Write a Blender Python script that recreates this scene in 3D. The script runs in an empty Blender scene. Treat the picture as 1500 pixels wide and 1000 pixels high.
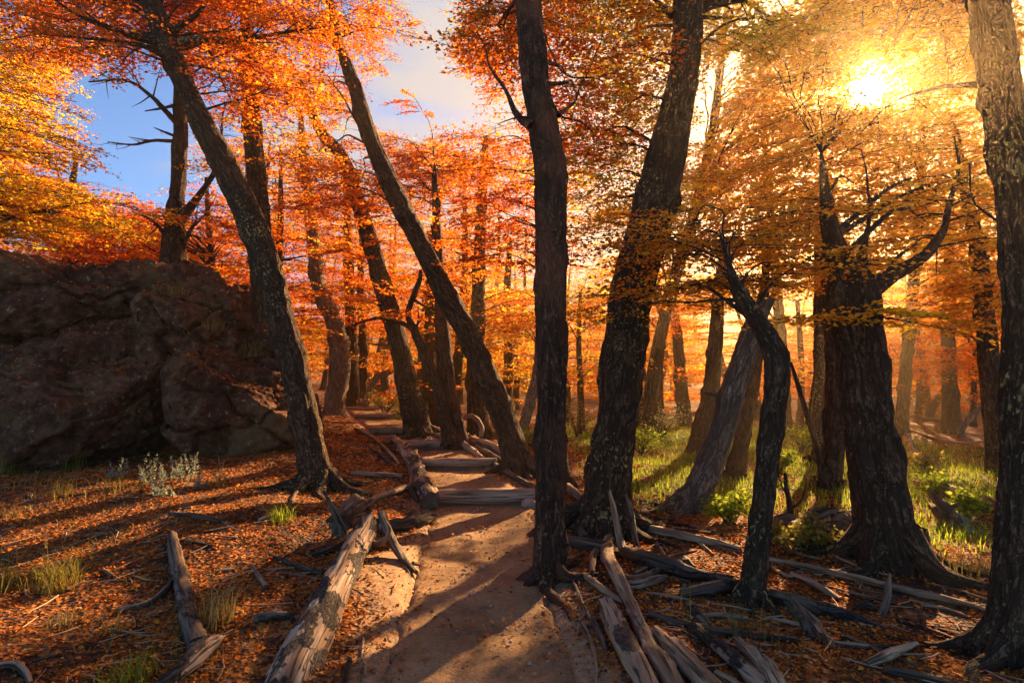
import bpy, math, random
import numpy as np

R = math.radians
rng = np.random.default_rng(7)
random.seed(7)
scene = bpy.context.scene
COL = scene.collection

# ------------------------------------------------------------------ camera
F = 833.0                      # focal length in photograph pixels (1500 wide)
PITCH = math.atan(45.0 / F)
CAM = np.array([0.0, 0.0, 1.6])
FWD = np.array([0, math.cos(PITCH), math.sin(PITCH)])
UP = np.array([0, -math.sin(PITCH), math.cos(PITCH)])
cam_data = bpy.data.cameras.new("camera")
cam_data.sensor_width = 36
cam_data.lens = F / 1500 * 36
cam_data.clip_start = 0.05
cam_data.clip_end = 2000
cam = bpy.data.objects.new("camera", cam_data)
COL.objects.link(cam)
cam.location = CAM
cam.rotation_euler = (R(90) + PITCH, 0, 0)
scene.camera = cam


def ray(px, py):
    return FWD + np.array([(px - 750) / F, 0, 0]) + UP * ((500 - py) / F)


def P(px, py, Y):
    d = ray(px, py)
    return CAM + d * (Y / d[1])


def proj(p):
    p = np.asarray(p, float)
    d = p - CAM
    dep = d @ FWD
    dep = np.where(np.abs(dep) < 1e-6, 1e-6, dep)
    return 750 + F * d[..., 0] / dep, 500 - F * (d @ UP) / dep, dep


# ------------------------------------------------------------------ sun, sky, exposure
SUN = ray(1268, 138)
SUN = SUN / np.linalg.norm(SUN)
SUN_EL = math.asin(SUN[2])
SUN_AZ = math.atan2(SUN[0], SUN[1])
sl = bpy.data.lights.new("sun", 'SUN')
sl.energy = 5.0
sl.angle = R(0.55)
sl.color = (1.0, 0.66, 0.32)
so = bpy.data.objects.new("sun", sl)
COL.objects.link(so)
so.rotation_euler = (R(90) - SUN_EL, 0, -SUN_AZ + math.pi)
so.location = (0, 0, 40)

world = bpy.data.worlds.new("World")
scene.world = world
world.use_nodes = True
nt = world.node_tree
nt.nodes.clear()


def N(nt, typ, **kw):
    n = nt.nodes.new(typ)
    for k, v in kw.items():
        if k.startswith('i_'):
            key = k[2:].replace('_', ' ')
            n.inputs[int(key) if key.isdigit() else key].default_value = v
        else:
            setattr(n, k, v)
    return n


def L(nt, a, b):
    nt.links.new(a, b)


sky = N(nt, 'ShaderNodeTexSky', sky_type='NISHITA', sun_disc=False, sun_elevation=SUN_EL, sun_rotation=SUN_AZ, altitude=2500, air_density=1.0, dust_density=0.15, ozone_density=4.0)
geo = N(nt, 'ShaderNodeTexCoord')
nrm = N(nt, 'ShaderNodeVectorMath', operation='NORMALIZE')
L(nt, geo.outputs['Generated'], nrm.inputs[0])
dot = N(nt, 'ShaderNodeVectorMath', operation='DOT_PRODUCT')
dot.inputs[1].default_value = tuple(SUN)
L(nt, nrm.outputs[0], dot.inputs[0])
# clouds: thin white sheets, thicker towards the sun side
cmap = N(nt, 'ShaderNodeMapping')
cmap.inputs['Scale'].default_value = (2.2, 2.2, 5.5)
cmap.inputs['Location'].default_value = (0.3, 0.6, 0.2)
L(nt, nrm.outputs[0], cmap.inputs[0])
cn = N(nt, 'ShaderNodeTexNoise', i_Scale=1.3, i_Detail=7.0, i_Roughness=0.55, i_Distortion=0.4)
L(nt, cmap.outputs[0], cn.inputs['Vector'])
m1 = N(nt, 'ShaderNodeMath', operation='MULTIPLY_ADD')
m1.inputs[1].default_value = 0.75
L(nt, dot.outputs['Value'], m1.inputs[0])
L(nt, cn.outputs['Fac'], m1.inputs[2])
mr = N(nt, 'ShaderNodeMapRange', interpolation_type='SMOOTHSTEP')
mr.inputs[1].default_value = 0.86
mr.inputs[2].default_value = 1.15
L(nt, m1.outputs[0], mr.inputs[0])
skm = N(nt, 'ShaderNodeVectorMath', operation='SCALE')
skm.inputs['Scale'].default_value = 0.055
skt = N(nt, 'ShaderNodeVectorMath', operation='MULTIPLY')
skt.inputs[1].default_value = (0.78, 0.95, 1.0)
L(nt, sky.outputs[0], skt.inputs[0])
L(nt, skt.outputs[0], skm.inputs[0])
mix = N(nt, 'ShaderNodeMix', data_type='RGBA')
mix.inputs['B'].default_value = (0.135, 0.138, 0.145, 1)
L(nt, mr.outputs[0], mix.inputs['Factor'])
L(nt, skm.outputs[0], mix.inputs['A'])
# aureole of the low sun in the thin cloud, and the sun itself
au = N(nt, 'ShaderNodeMath', operation='POWER')
au.inputs[1].default_value = 140.0
mx0 = N(nt, 'ShaderNodeMath', operation='MAXIMUM')
mx0.inputs[1].default_value = 0.0
L(nt, dot.outputs['Value'], mx0.inputs[0])
L(nt, mx0.outputs[0], au.inputs[0])
aus = N(nt, 'ShaderNodeVectorMath', operation='SCALE')
aus.inputs[0].default_value = (0.55, 0.27, 0.07)
L(nt, au.outputs[0], aus.inputs['Scale'])
core = N(nt, 'ShaderNodeMapRange', interpolation_type='SMOOTHSTEP')
core.inputs[1].default_value = math.cos(R(1.4))
core.inputs[2].default_value = math.cos(R(0.7))
L(nt, dot.outputs['Value'], core.inputs[0])
cos_ = N(nt, 'ShaderNodeVectorMath', operation='SCALE')
cos_.inputs[0].default_value = (26.0, 20.0, 11.0)
L(nt, core.outputs[0], cos_.inputs['Scale'])
ad1 = N(nt, 'ShaderNodeVectorMath', operation='ADD')
L(nt, mix.outputs['Result'], ad1.inputs[0])
L(nt, aus.outputs[0], ad1.inputs[1])
ad2 = N(nt, 'ShaderNodeVectorMath', operation='ADD')
L(nt, ad1.outputs[0], ad2.inputs[0])
L(nt, cos_.outputs[0], ad2.inputs[1])
bg = N(nt, 'ShaderNodeBackground', i_Strength=1.0)
L(nt, ad2.outputs[0], bg.inputs[0])
wo = N(nt, 'ShaderNodeOutputWorld')
L(nt, bg.outputs[0], wo.inputs[0])

vs = scene.view_settings
vs.view_transform = 'Standard'
vs.look = 'None'
vs.exposure = 2.3
vs.gamma = 1.0
vs.use_curve_mapping = False
cy = scene.cycles
cy.use_denoising = True
cy.max_bounces = 8
cy.diffuse_bounces = 5
cy.glossy_bounces = 2
cy.transmission_bounces = 4
cy.transparent_max_bounces = 4
cy.volume_bounces = 0
cy.sample_clamp_indirect = 6.0
cy.caustics_reflective = False
cy.caustics_refractive = False
try:
    cy.use_light_tree = False
except Exception:
    pass

# ------------------------------------------------------------------ noise
_perm = np.random.default_rng(3).permutation(256)
_perm = np.concatenate([_perm, _perm, _perm])
_g = np.random.default_rng(4).normal(size=(256, 3))
_g /= np.linalg.norm(_g, axis=1)[:, None]


def perlin(p):
    p = np.asarray(p, float)
    i = np.floor(p).astype(int)
    f = p - i
    i = i & 255
    u = f * f * f * (f * (f * 6 - 15) + 10)
    out = 0
    for dx in (0, 1):
        wx = u[..., 0] if dx else 1 - u[..., 0]
        a = _perm[i[..., 0] + dx]
        for dy in (0, 1):
            wy = u[..., 1] if dy else 1 - u[..., 1]
            b = _perm[a + i[..., 1] + dy]
            for dz in (0, 1):
                wz = u[..., 2] if dz else 1 - u[..., 2]
                h = _perm[b + i[..., 2] + dz]
                g = _g[h]
                d = g[..., 0] * (f[..., 0] - dx) + g[..., 1] * (f[..., 1] - dy) + g[..., 2] * (f[..., 2] - dz)
                out = out + wx * wy * wz * d
    return out * 1.5


def fbm(p, oct=4, gain=0.5):
    p = np.asarray(p, float)
    s, a = 0, 1.0
    for k in range(oct):
        s = s + a * perlin(p * (2.0 ** k) + 17.3 * k)
        a *= gain
    return s


def sstep(a, b, x):
    t = np.clip((np.asarray(x, float) - a) / (b - a), 0, 1)
    return t * t * (3 - 2 * t)


def nrmv(v):
    v = np.asarray(v, float)
    return v / (np.linalg.norm(v, axis=-1, keepdims=True) + 1e-12)


# ------------------------------------------------------------------ mesh building
class MB:
    """collects vertices and faces (quads / triangles) with uv and colour"""

    def __init__(self):
        self.v, self.q, self.t, self.uq, self.ut, self.mq, self.mt, self.c, self.n = [], [], [], [], [], [], [], [], 0

    def add(self, v, q=None, t=None, uq=None, ut=None, mq=0, mt=0, c=None):
        v = np.asarray(v, float).reshape(-1, 3)
        if q is not None and len(q):
            q = np.asarray(q, int)
            self.q.append(q + self.n)
            self.uq.append(np.zeros((len(q), 4, 2)) if uq is None else uq)
            self.mq.append(np.full(len(q), mq, int))
        if t is not None and len(t):
            t = np.asarray(t, int)
            self.t.append(t + self.n)
            self.ut.append(np.zeros((len(t), 3, 2)) if ut is None else ut)
            self.mt.append(np.full(len(t), mt, int))
        self.v.append(v)
        self.c.append(np.ones((len(v), 4)) if c is None else c)
        self.n += len(v)

    def mesh(self, name, origin=(0, 0, 0), smooth=True, uv=True, col=False, attrs=None):
        me = bpy.data.meshes.new(name)
        v = np.concatenate(self.v) - np.asarray(origin, float)
        q = np.concatenate(self.q) if self.q else np.zeros((0, 4), int)
        t = np.concatenate(self.t) if self.t else np.zeros((0, 3), int)
        me.vertices.add(len(v))
        me.vertices.foreach_set('co', v.astype(np.float32).ravel())
        loops = np.concatenate([q.ravel(), t.ravel()])
        me.loops.add(len(loops))
        me.loops.foreach_set('vertex_index', loops.astype(np.int32))
        me.polygons.add(len(q) + len(t))
        starts = np.concatenate([np.arange(len(q)) * 4, len(q) * 4 + np.arange(len(t)) * 3])
        me.polygons.foreach_set('loop_start', starts.astype(np.int32))
        mi = np.concatenate(self.mq + self.mt) if (self.mq or self.mt) else np.zeros(0, int)
        if mi.any():
            me.polygons.foreach_set('material_index', mi.astype(np.int32))
        me.update(calc_edges=True)
        if smooth:
            me.polygons.foreach_set('use_smooth', np.ones(len(q) + len(t), bool))
        if uv:
            ul = me.uv_layers.new(name='UVMap')
            u = np.concatenate([np.concatenate(self.uq).reshape(-1, 2) if self.uq else np.zeros((0, 2)),
                                np.concatenate(self.ut).reshape(-1, 2) if self.ut else np.zeros((0, 2))])
            ul.data.foreach_set('uv', u.astype(np.float32).ravel())
        if col:
            a = me.attributes.new('Col', 'FLOAT_COLOR', 'POINT')
            a.data.foreach_set('color', np.concatenate(self.c).astype(np.float32).ravel())
        for k, arr in (attrs or {}).items():
            a = me.attributes.new(k, 'FLOAT', 'POINT')
            a.data.foreach_set('value', np.asarray(arr, np.float32))
        me.update()
        return me

    def build(self, name, mats, parent=None, origin=(0, 0, 0), kind=None, **kw):
        me = self.mesh(name, origin, **kw)
        for m in (mats if isinstance(mats, (list, tuple)) else [mats]):
            me.materials.append(m)
        o = bpy.data.objects.new(name, me)
        COL.objects.link(o)
        if parent is not None:
            o.parent = parent
        else:
            o.location = origin
        if kind:
            o['kind'] = kind
        return o


def empty(name, loc, label, cat, group=None):
    o = bpy.data.objects.new(name, None)
    o.empty_display_size = 0.2
    COL.objects.link(o)
    o.location = tuple(loc)
    tag(o, label, cat, group)
    return o


def tag(o, label, cat, group=None):
    o['label'] = label
    o['category'] = cat
    if group:
        o['group'] = group
    return o


def spline(pts, rad, step):
    """Catmull-Rom through pts with radii, resampled at about step"""
    pts = np.asarray(pts, float)
    rad = np.asarray(rad, float)
    if len(pts) == 2:
        pts = np.array([pts[0], (pts[0] + pts[1]) / 2, pts[1]])
        rad = np.array([rad[0], (rad[0] + rad[1]) / 2, rad[1]])
    A = np.column_stack([pts, rad])
    A = np.vstack([2 * A[0] - A[1], A, 2 * A[-1] - A[-2]])
    out = []
    for i in range(1, len(A) - 2):
        t = np.linspace(0, 1, 10, endpoint=False)[:, None]
        p0, p1, p2, p3 = A[i - 1], A[i], A[i + 1], A[i + 2]
        out.append(0.5 * (2 * p1 + (p2 - p0) * t + (2 * p0 - 5 * p1 + 4 * p2 - p3) * t ** 2 + (3 * p1 - p0 - 3 * p2 + p3) * t ** 3))
    out.append(A[-2][None])
    C = np.vstack(out)
    s = np.concatenate([[0], np.cumsum(np.linalg.norm(np.diff(C[:, :3], axis=0), axis=1))])
    n = max(3, int(s[-1] / step) + 1)
    ss = np.linspace(0, s[-1], n)
    Q = np.column_stack([np.interp(ss, s, C[:, k]) for k in range(4)])
    return Q[:, :3], np.maximum(Q[:, 3], 0.0015), ss


def frames(p, start=(0, 1, 0)):
    T = np.gradient(p, axis=0)
    T = nrmv(T)
    n = np.array(start, float)
    n = n - T[0] * (n @ T[0])
    if np.linalg.norm(n) < 1e-3:
        n = np.array([0.3, 0.2, 1.0])
        n = n - T[0] * (n @ T[0])
    n /= np.linalg.norm(n)
    Ns = []
    for t in T:
        n = n - t * (n @ t)
        n /= np.linalg.norm(n) + 1e-12
        Ns.append(n.copy())
    Ns = np.array(Ns)
    return T, Ns, np.cross(T, Ns)


def tube(mb, pts, rad, seg=12, step=0.08, rough=0.0, rfreq=(3.0, 1.2), flare=0.0, flare_h=0.3, lobes=5, jag=(0, 0), seed=0, cap=(True, True), mat=0, capmat=0, flat=1.0, knots=0.0):
    p, r, s = spline(pts, rad, step)
    T, U, V = frames(p)
    n = len(p)
    a = np.arange(seg) / seg * 2 * np.pi
    ca, sa = np.cos(a), np.sin(a)
    rr = np.repeat(r[:, None], seg, 1)
    r0 = float(np.max(r))
    nz = np.stack(np.broadcast_arrays(ca[None] * rfreq[0] + seed * 7.1, sa[None] * rfreq[0] + seed * 3.3, (s / r0)[:, None] * rfreq[1]), -1)
    if rough:
        ridg = 1 - np.abs(perlin(nz * np.array([1.7, 1.7, 1.0]))) * 2
        rr = rr * (1 + rough * (0.9 * perlin(nz * 0.45 + 5) + 0.55 * ridg - 0.3 + 0.35 * perlin(nz * 3.1)))
    if knots:
        rr = rr * (1 + knots * np.maximum(0, perlin(nz * np.array([0.8, 0.8, 0.9]) + 40) - 0.25))
    if flare:
        ph = seed * 1.7
        lb = 0.55 + 0.45 * np.cos(lobes * a + ph) + 0.3 * np.cos((lobes - 2) * a + 2 * ph)
        rr = rr * (1 + flare * np.exp(-s / flare_h)[:, None] * (0.55 + 0.75 * lb[None]))
    vv = p[:, None] + rr[..., None] * (U[:, None] * ca[None, :, None] + V[:, None] * sa[None, :, None] * flat)
    for end, j in ((0, jag[0]), (n - 1, jag[1])):
        if j:
            sgn = -1 if end == 0 else 1
            jj = (np.abs(perlin(np.stack([ca * 2.3 + seed, sa * 2.3, np.full(seg, end + 0.5)], -1))) * 1.6 + rng.random(seg) * 0.35) * j
            vv[end] += sgn * T[end] * jj[:, None] * r[end] * 2
    i = np.arange(n - 1)[:, None]
    k = np.arange(seg)[None]
    k2 = (k + 1) % seg
    q = np.stack(np.broadcast_arrays(i * seg + k, i * seg + k2, (i + 1) * seg + k2, (i + 1) * seg + k), -1).reshape(-1, 4)
    circ = 2 * np.pi * float(np.mean(r))
    u0 = np.broadcast_to(k / seg * circ, (n - 1, seg))
    u1 = np.broadcast_to((k + 1) / seg * circ, (n - 1, seg))
    v0 = np.broadcast_to(s[:-1][:, None], (n - 1, seg))
    v1 = np.broadcast_to(s[1:][:, None], (n - 1, seg))
    uq = np.stack([np.stack([u0, v0], -1), np.stack([u1, v0], -1), np.stack([u1, v1], -1), np.stack([u0, v1], -1)], 2).reshape(-1, 4, 2) + seed * 1.37
    base = mb.n
    mb.add(vv.reshape(-1, 3), q=q, uq=uq, mq=mat)
    for e, end in ((0, 0), (1, n - 1)):
        if cap[e]:
            ring = vv[end]
            dish = T[end] * (0.25 if e == 0 else -0.25) * r[end]
            cv = np.vstack([ring, (ring * 0.55 + ring.mean(0) * 0.45) + dish * 0.6, ring.mean(0) + dish])
            kk = np.arange(seg)
            k3 = (kk + 1) % seg
            qq = np.stack([kk, kk + seg, k3 + seg, k3], -1)
            tt = np.stack([kk + seg, np.full(seg, 2 * seg), k3 + seg], -1)
            if e == 1:
                qq, tt = qq[:, ::-1], tt[:, ::-1]
            cu = np.stack([np.concatenate([ca, ca * .55, [0]]), np.concatenate([sa, sa * .55, [0]])], -1) * r[end]
            mb.add(cv, q=qq, t=tt, uq=cu[qq], ut=cu[tt], mq=capmat, mt=capmat)
    return p, r


def twig(mb, pts, rad, seg=3):
    p = np.asarray(pts, float)
    r = np.asarray(rad, float)
    T = nrmv(np.gradient(p, axis=0))
    ref = np.array([0.0, 0.0, 1.0]) if abs(T[0, 2]) < 0.9 else np.array([1.0, 0, 0])
    U = nrmv(np.cross(T, ref))
    V = np.cross(T, U)
    a = np.arange(seg) / seg * 2 * np.pi
    vv = p[:, None] + r[:, None, None] * (U[:, None] * np.cos(a)[None, :, None] + V[:, None] * np.sin(a)[None, :, None])
    n = len(p)
    i = np.arange(n - 1)[:, None]
    k = np.arange(seg)[None]
    k2 = (k + 1) % seg
    q = np.stack(np.broadcast_arrays(i * seg + k, i * seg + k2, (i + 1) * seg + k2, (i + 1) * seg + k), -1).reshape(-1, 4)
    mb.add(vv.reshape(-1, 3), q=q)


def twig_batch(mb, G, rad, seg=3):
    S, k, _ = G.shape
    T = nrmv(np.gradient(G, axis=1))
    U = nrmv(np.cross(T, np.array([0.12, 0.05, 1.0])))
    V = np.cross(T, U)
    a = np.arange(seg) / seg * 2 * np.pi
    r = np.asarray(rad, float)[None, :, None, None]
    vv = G[:, :, None] + r * (U[:, :, None] * np.cos(a)[None, None, :, None] + V[:, :, None] * np.sin(a)[None, None, :, None])
    i = np.arange(k - 1)[:, None]
    j = np.arange(seg)[None]
    j2 = (j + 1) % seg
    q = np.stack(np.broadcast_arrays(i * seg + j, i * seg + j2, (i + 1) * seg + j2, (i + 1) * seg + j), -1).reshape(-1, 4)
    q = (q[None] + (np.arange(S) * k * seg)[:, None, None]).reshape(-1, 4)
    mb.add(vv.reshape(-1, 3), q=q)


# ------------------------------------------------------------------ materials
def new_mat(name):
    m = bpy.data.materials.new(name)
    m.use_nodes = True
    m.node_tree.nodes.clear()
    return m, m.node_tree


def ramp(nt, fac, stops):
    r = N(nt, 'ShaderNodeValToRGB')
    e = r.color_ramp.elements
    while len(e) < len(stops):
        e.new(0.5)
    for el, (p, c) in zip(e, stops):
        el.position = p
        el.color = (*c, 1)
    L(nt, fac, r.inputs[0])
    return r.outputs[0]


def noise(nt, vec, scale, detail=4, rough=0.6, dist=0.0):
    n = N(nt, 'ShaderNodeTexNoise', i_Scale=scale, i_Detail=detail, i_Roughness=rough, i_Distortion=dist)
    L(nt, vec, n.inputs['Vector'])
    return n.outputs['Fac']


def mapping(nt, vec, scale, loc=None):
    m = N(nt, 'ShaderNodeMapping')
    m.inputs['Scale'].default_value = scale
    L(nt, vec, m.inputs[0])
    if loc is not None:
        L(nt, loc, m.inputs['Location'])
    return m.outputs[0]


def math_(nt, op, a, b=None, c=None):
    m = N(nt, 'ShaderNodeMath', operation=op)
    for k, x in enumerate((a, b, c)):
        if x is None:
            continue
        if isinstance(x, (int, float)):
            m.inputs[k].default_value = x
        else:
            L(nt, x, m.inputs[k])
    return m.outputs[0]


def mixc(nt, fac, a, b, blend='MIX'):
    m = N(nt, 'ShaderNodeMix', data_type='RGBA', blend_type=blend)
    for key, x in (('Factor', fac), ('A', a), ('B', b)):
        if isinstance(x, (int, float)):
            m.inputs[key].default_value = x
        elif isinstance(x, tuple):
            m.inputs[key].default_value = (*x, 1)
        else:
            L(nt, x, m.inputs[key])
    return m.outputs['Result']


def srange(nt, x, a, b, lo=0.0, hi=1.0):
    m = N(nt, 'ShaderNodeMapRange', interpolation_type='SMOOTHSTEP')
    m.inputs[1].default_value, m.inputs[2].default_value, m.inputs[3].default_value, m.inputs[4].default_value = a, b, lo, hi
    L(nt, x, m.inputs[0])
    return m.outputs[0]


def surf(nt, color, rough=0.85, height=None, dist=0.02, strength=0.8, spec=0.25):
    b = N(nt, 'ShaderNodeBsdfPrincipled')
    if isinstance(rough, (int, float)):
        b.inputs['Roughness'].default_value = rough
    else:
        L(nt, rough, b.inputs['Roughness'])
    b.inputs['Specular IOR Level'].default_value = spec
    L(nt, color, b.inputs['Base Color'])
    if height is not None:
        bp = N(nt, 'ShaderNodeBump', i_Strength=strength, i_Distance=dist)
        L(nt, height, bp.inputs['Height'])
        L(nt, bp.outputs[0], b.inputs['Normal'])
    o = N(nt, 'ShaderNodeOutputMaterial')
    L(nt, b.outputs[0], o.inputs[0])
    return b


def bark_material(name, dark, light, lichen=0.45, lichen_col=(0.30, 0.27, 0.11), red=0.0):
    m, nt = new_mat(name)
    uv = N(nt, 'ShaderNodeTexCoord').outputs['UV']
    oi = N(nt, 'ShaderNodeObjectInfo').outputs['Random']
    off = N(nt, 'ShaderNodeCombineXYZ')
    L(nt, math_(nt, 'MULTIPLY', oi, 37.0), off.inputs[2])
    f1 = noise(nt, mapping(nt, uv, (17, 3.4, 1), off.outputs[0]), 1.0, 3, 0.55, 0.8)
    f2 = noise(nt, mapping(nt, uv, (38, 12, 1), off.outputs[0]), 1.0, 3, 0.6, 1.2)
    p1 = srange(nt, math_(nt, 'ABSOLUTE', math_(nt, 'SUBTRACT', f1, 0.5)), 0.0, 0.10)
    p2 = srange(nt, math_(nt, 'ABSOLUTE', math_(nt, 'SUBTRACT', f2, 0.5)), 0.0, 0.09)
    plates = math_(nt, 'MULTIPLY', p1, math_(nt, 'MULTIPLY_ADD', p2, 0.6, 0.4))
    fib = noise(nt, mapping(nt, uv, (70, 8, 1), off.outputs[0]), 1.0, 5, 0.65)
    big = noise(nt, mapping(nt, uv, (3.5, 1.6, 1), off.outputs[0]), 1.0, 3)
    c = ramp(nt, math_(nt, 'MULTIPLY_ADD', plates, 0.55, math_(nt, 'MULTIPLY', fib, 0.5)), [(0.12, tuple(x * 0.3 for x in dark)), (0.5, dark), (0.92, light)])
    c = mixc(nt, srange(nt, big, 0.42, 0.66), c, tuple(x * 0.72 + y for x, y in zip(light, (0.02, 0.0, 0.0))), 'MIX') if red else c
    if red:
        c = mixc(nt, math_(nt, 'MULTIPLY', srange(nt, big, 0.45, 0.7), red), c, (0.17, 0.055, 0.025))
    li = noise(nt, mapping(nt, uv, (48, 26, 1), off.outputs[0]), 1.0, 4, 0.6)
    lb = noise(nt, mapping(nt, uv, (2.6, 1.7, 1), off.outputs[0]), 1.0, 2)
    lm = srange(nt, math_(nt, 'ADD', li, math_(nt, 'MULTIPLY', math_(nt, 'SUBTRACT', lb, 0.5), 0.5)), 0.735 - lichen * 0.17, 0.80 - lichen * 0.17)
    lc = mixc(nt, fib, lichen_col, tuple(min(1, x * 1.5 + 0.03) for x in lichen_col))
    c = mixc(nt, lm, c, lc)
    h = math_(nt, 'ADD', math_(nt, 'MULTIPLY_ADD', fib, 0.4, plates), math_(nt, 'MULTIPLY', lm, 0.35))
    surf(nt, c, 0.9, h, 0.03, 1.0, 0.15)
    return m


def wood_material(name, grey, brown, barkamt=0.5, moss=0.0, bark_dark=(0.055, 0.035, 0.025)):
    m, nt = new_mat(name)
    uv = N(nt, 'ShaderNodeTexCoord').outputs['UV']
    oi = N(nt, 'ShaderNodeObjectInfo').outputs['Random']
    off = N(nt, 'ShaderNodeCombineXYZ')
    L(nt, math_(nt, 'MULTIPLY', oi, 53.0), off.inputs[2])
    g1 = noise(nt, mapping(nt, uv, (60, 2.6, 1), off.outputs[0]), 1.0, 6, 0.62, 0.35)
    g2 = noise(nt, mapping(nt, uv, (16, 1.1, 1), off.outputs[0]), 1.0, 4, 0.6, 0.5)
    big = noise(nt, mapping(nt, uv, (4.5, 2.2, 1), off.outputs[0]), 1.0, 4, 0.6)
    crack = srange(nt, g1, 0.36, 0.47)
    c = ramp(nt, g2, [(0.25, tuple(x * 0.55 for x in brown)), (0.45, brown), (0.62, grey), (0.8, tuple(min(1, x * 1.25) for x in grey))])
    c = mixc(nt, crack, tuple(x * 0.22 for x in brown), c)
    q1 = noise(nt, mapping(nt, uv, (22, 7, 1), off.outputs[0]), 1.0, 4, 0.6, 1.4)
    q2 = noise(nt, mapping(nt, uv, (46, 24, 1), off.outputs[0]), 1.0, 3, 0.6, 0.8)
    pl = math_(nt, 'MULTIPLY', srange(nt, math_(nt, 'ABSOLUTE', math_(nt, 'SUBTRACT', q1, 0.5)), 0.0, 0.07), math_(nt, 'MULTIPLY_ADD', srange(nt, q2, 0.38, 0.52), 0.6, 0.4))
    bc = mixc(nt, pl, tuple(x * 0.3 for x in bark_dark), mixc(nt, g2, bark_dark, tuple(x * 2.4 for x in bark_dark)))
    bm = srange(nt, big, 0.60 - 0.2 * barkamt, 0.63 - 0.2 * barkamt)
    bm = math_(nt, 'MULTIPLY', bm, min(1.0, barkamt * 3))
    c = mixc(nt, bm, c, bc)
    h = math_(nt, 'ADD', math_(nt, 'MULTIPLY', crack, 0.6), math_(nt, 'MULTIPLY', bm, math_(nt, 'MULTIPLY_ADD', pl, 0.6, 0.6)))
    h = math_(nt, 'ADD', h, math_(nt, 'MULTIPLY', g2, 0.5))
    if moss:
        ge = N(nt, 'ShaderNodeTexCoord').outputs['Object']
        mn = noise(nt, ge, 9.0, 6, 0.7)
        mm = srange(nt, mn, 0.62 - 0.2 * moss, 0.68 - 0.2 * moss)
        c = mixc(nt, mm, c, mixc(nt, mn, (0.085, 0.066, 0.026), (0.24, 0.175, 0.07)))
        h = math_(nt, 'ADD', h, mm)
    surf(nt, c, 0.82, h, 0.012, 1.0, 0.25)
    return m


def endgrain_material():
    m, nt = new_mat('end_grain')
    uv = N(nt, 'ShaderNodeTexCoord').outputs['UV']
    w = N(nt, 'ShaderNodeTexWave', wave_type='RINGS', rings_direction='SPHERICAL', i_Scale=22.0, i_Distortion=3.0, i_Detail=3.0)
    L(nt, uv, w.inputs['Vector'])
    c = ramp(nt, w.outputs['Fac'], [(0.0, (0.05, 0.03, 0.02)), (1.0, (0.19, 0.12, 0.075))])
    surf(nt, c, 0.9, w.outputs['Fac'], 0.006, 0.7)
    return m


def leaf_material(name, trans=0.55, gloss=0.0):
    m, nt = new_mat(name)
    at = N(nt, 'ShaderNodeAttribute', attribute_name='Col').outputs['Color']
    oc = N(nt, 'ShaderNodeObjectInfo').outputs['Color']
    c = mixc(nt, 1.0, at, oc, 'MULTIPLY')
    d = N(nt, 'ShaderNodeBsdfDiffuse')
    t = N(nt, 'ShaderNodeBsdfTranslucent')
    L(nt, c, d.inputs[0])
    L(nt, c, t.inputs[0])
    mx = N(nt, 'ShaderNodeMixShader', i_0=trans)
    L(nt, d.outputs[0], mx.inputs[1])
    L(nt, t.outputs[0], mx.inputs[2])
    o = N(nt, 'ShaderNodeOutputMaterial')
    L(nt, mx.outputs[0], o.inputs[0])
    return m


def rock_material():
    m, nt = new_mat('rock')
    ob = N(nt, 'ShaderNodeTexCoord').outputs['Object']
    n1 = noise(nt, ob, 1.3, 6, 0.6)
    n2 = noise(nt, ob, 7.0, 8, 0.68)
    n3 = noise(nt, ob, 30.0, 6, 0.7)
    c = ramp(nt, math_(nt, 'MULTIPLY_ADD', n2, 0.6, math_(nt, 'MULTIPLY', n1, 0.4)), [(0.32, (0.022, 0.009, 0.005)), (0.46, (0.085, 0.032, 0.018)), (0.56, (0.18, 0.078, 0.043)), (0.68, (0.34, 0.18, 0.10))])
    mossm = srange(nt, math_(nt, 'MULTIPLY_ADD', n3, 0.35, math_(nt, 'MULTIPLY', n1, 0.65)), 0.50, 0.58)
    c = mixc(nt, math_(nt, 'MULTIPLY', mossm, 0.7), c, mixc(nt, n3, (0.06, 0.03, 0.015), (0.20, 0.13, 0.05)))
    li = noise(nt, ob, 14.0, 5, 0.7, 0.6)
    lm = srange(nt, li, 0.62, 0.66)
    c = mixc(nt, math_(nt, 'MULTIPLY', lm, 0.85), c, (0.36, 0.30, 0.18))
    h = math_(nt, 'ADD', math_(nt, 'MULTIPLY', n2, 1.0), math_(nt, 'MULTIPLY', n3, 0.35))
    surf(nt, c, 0.92, h, 0.10, 1.0, 0.12)
    return m


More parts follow.
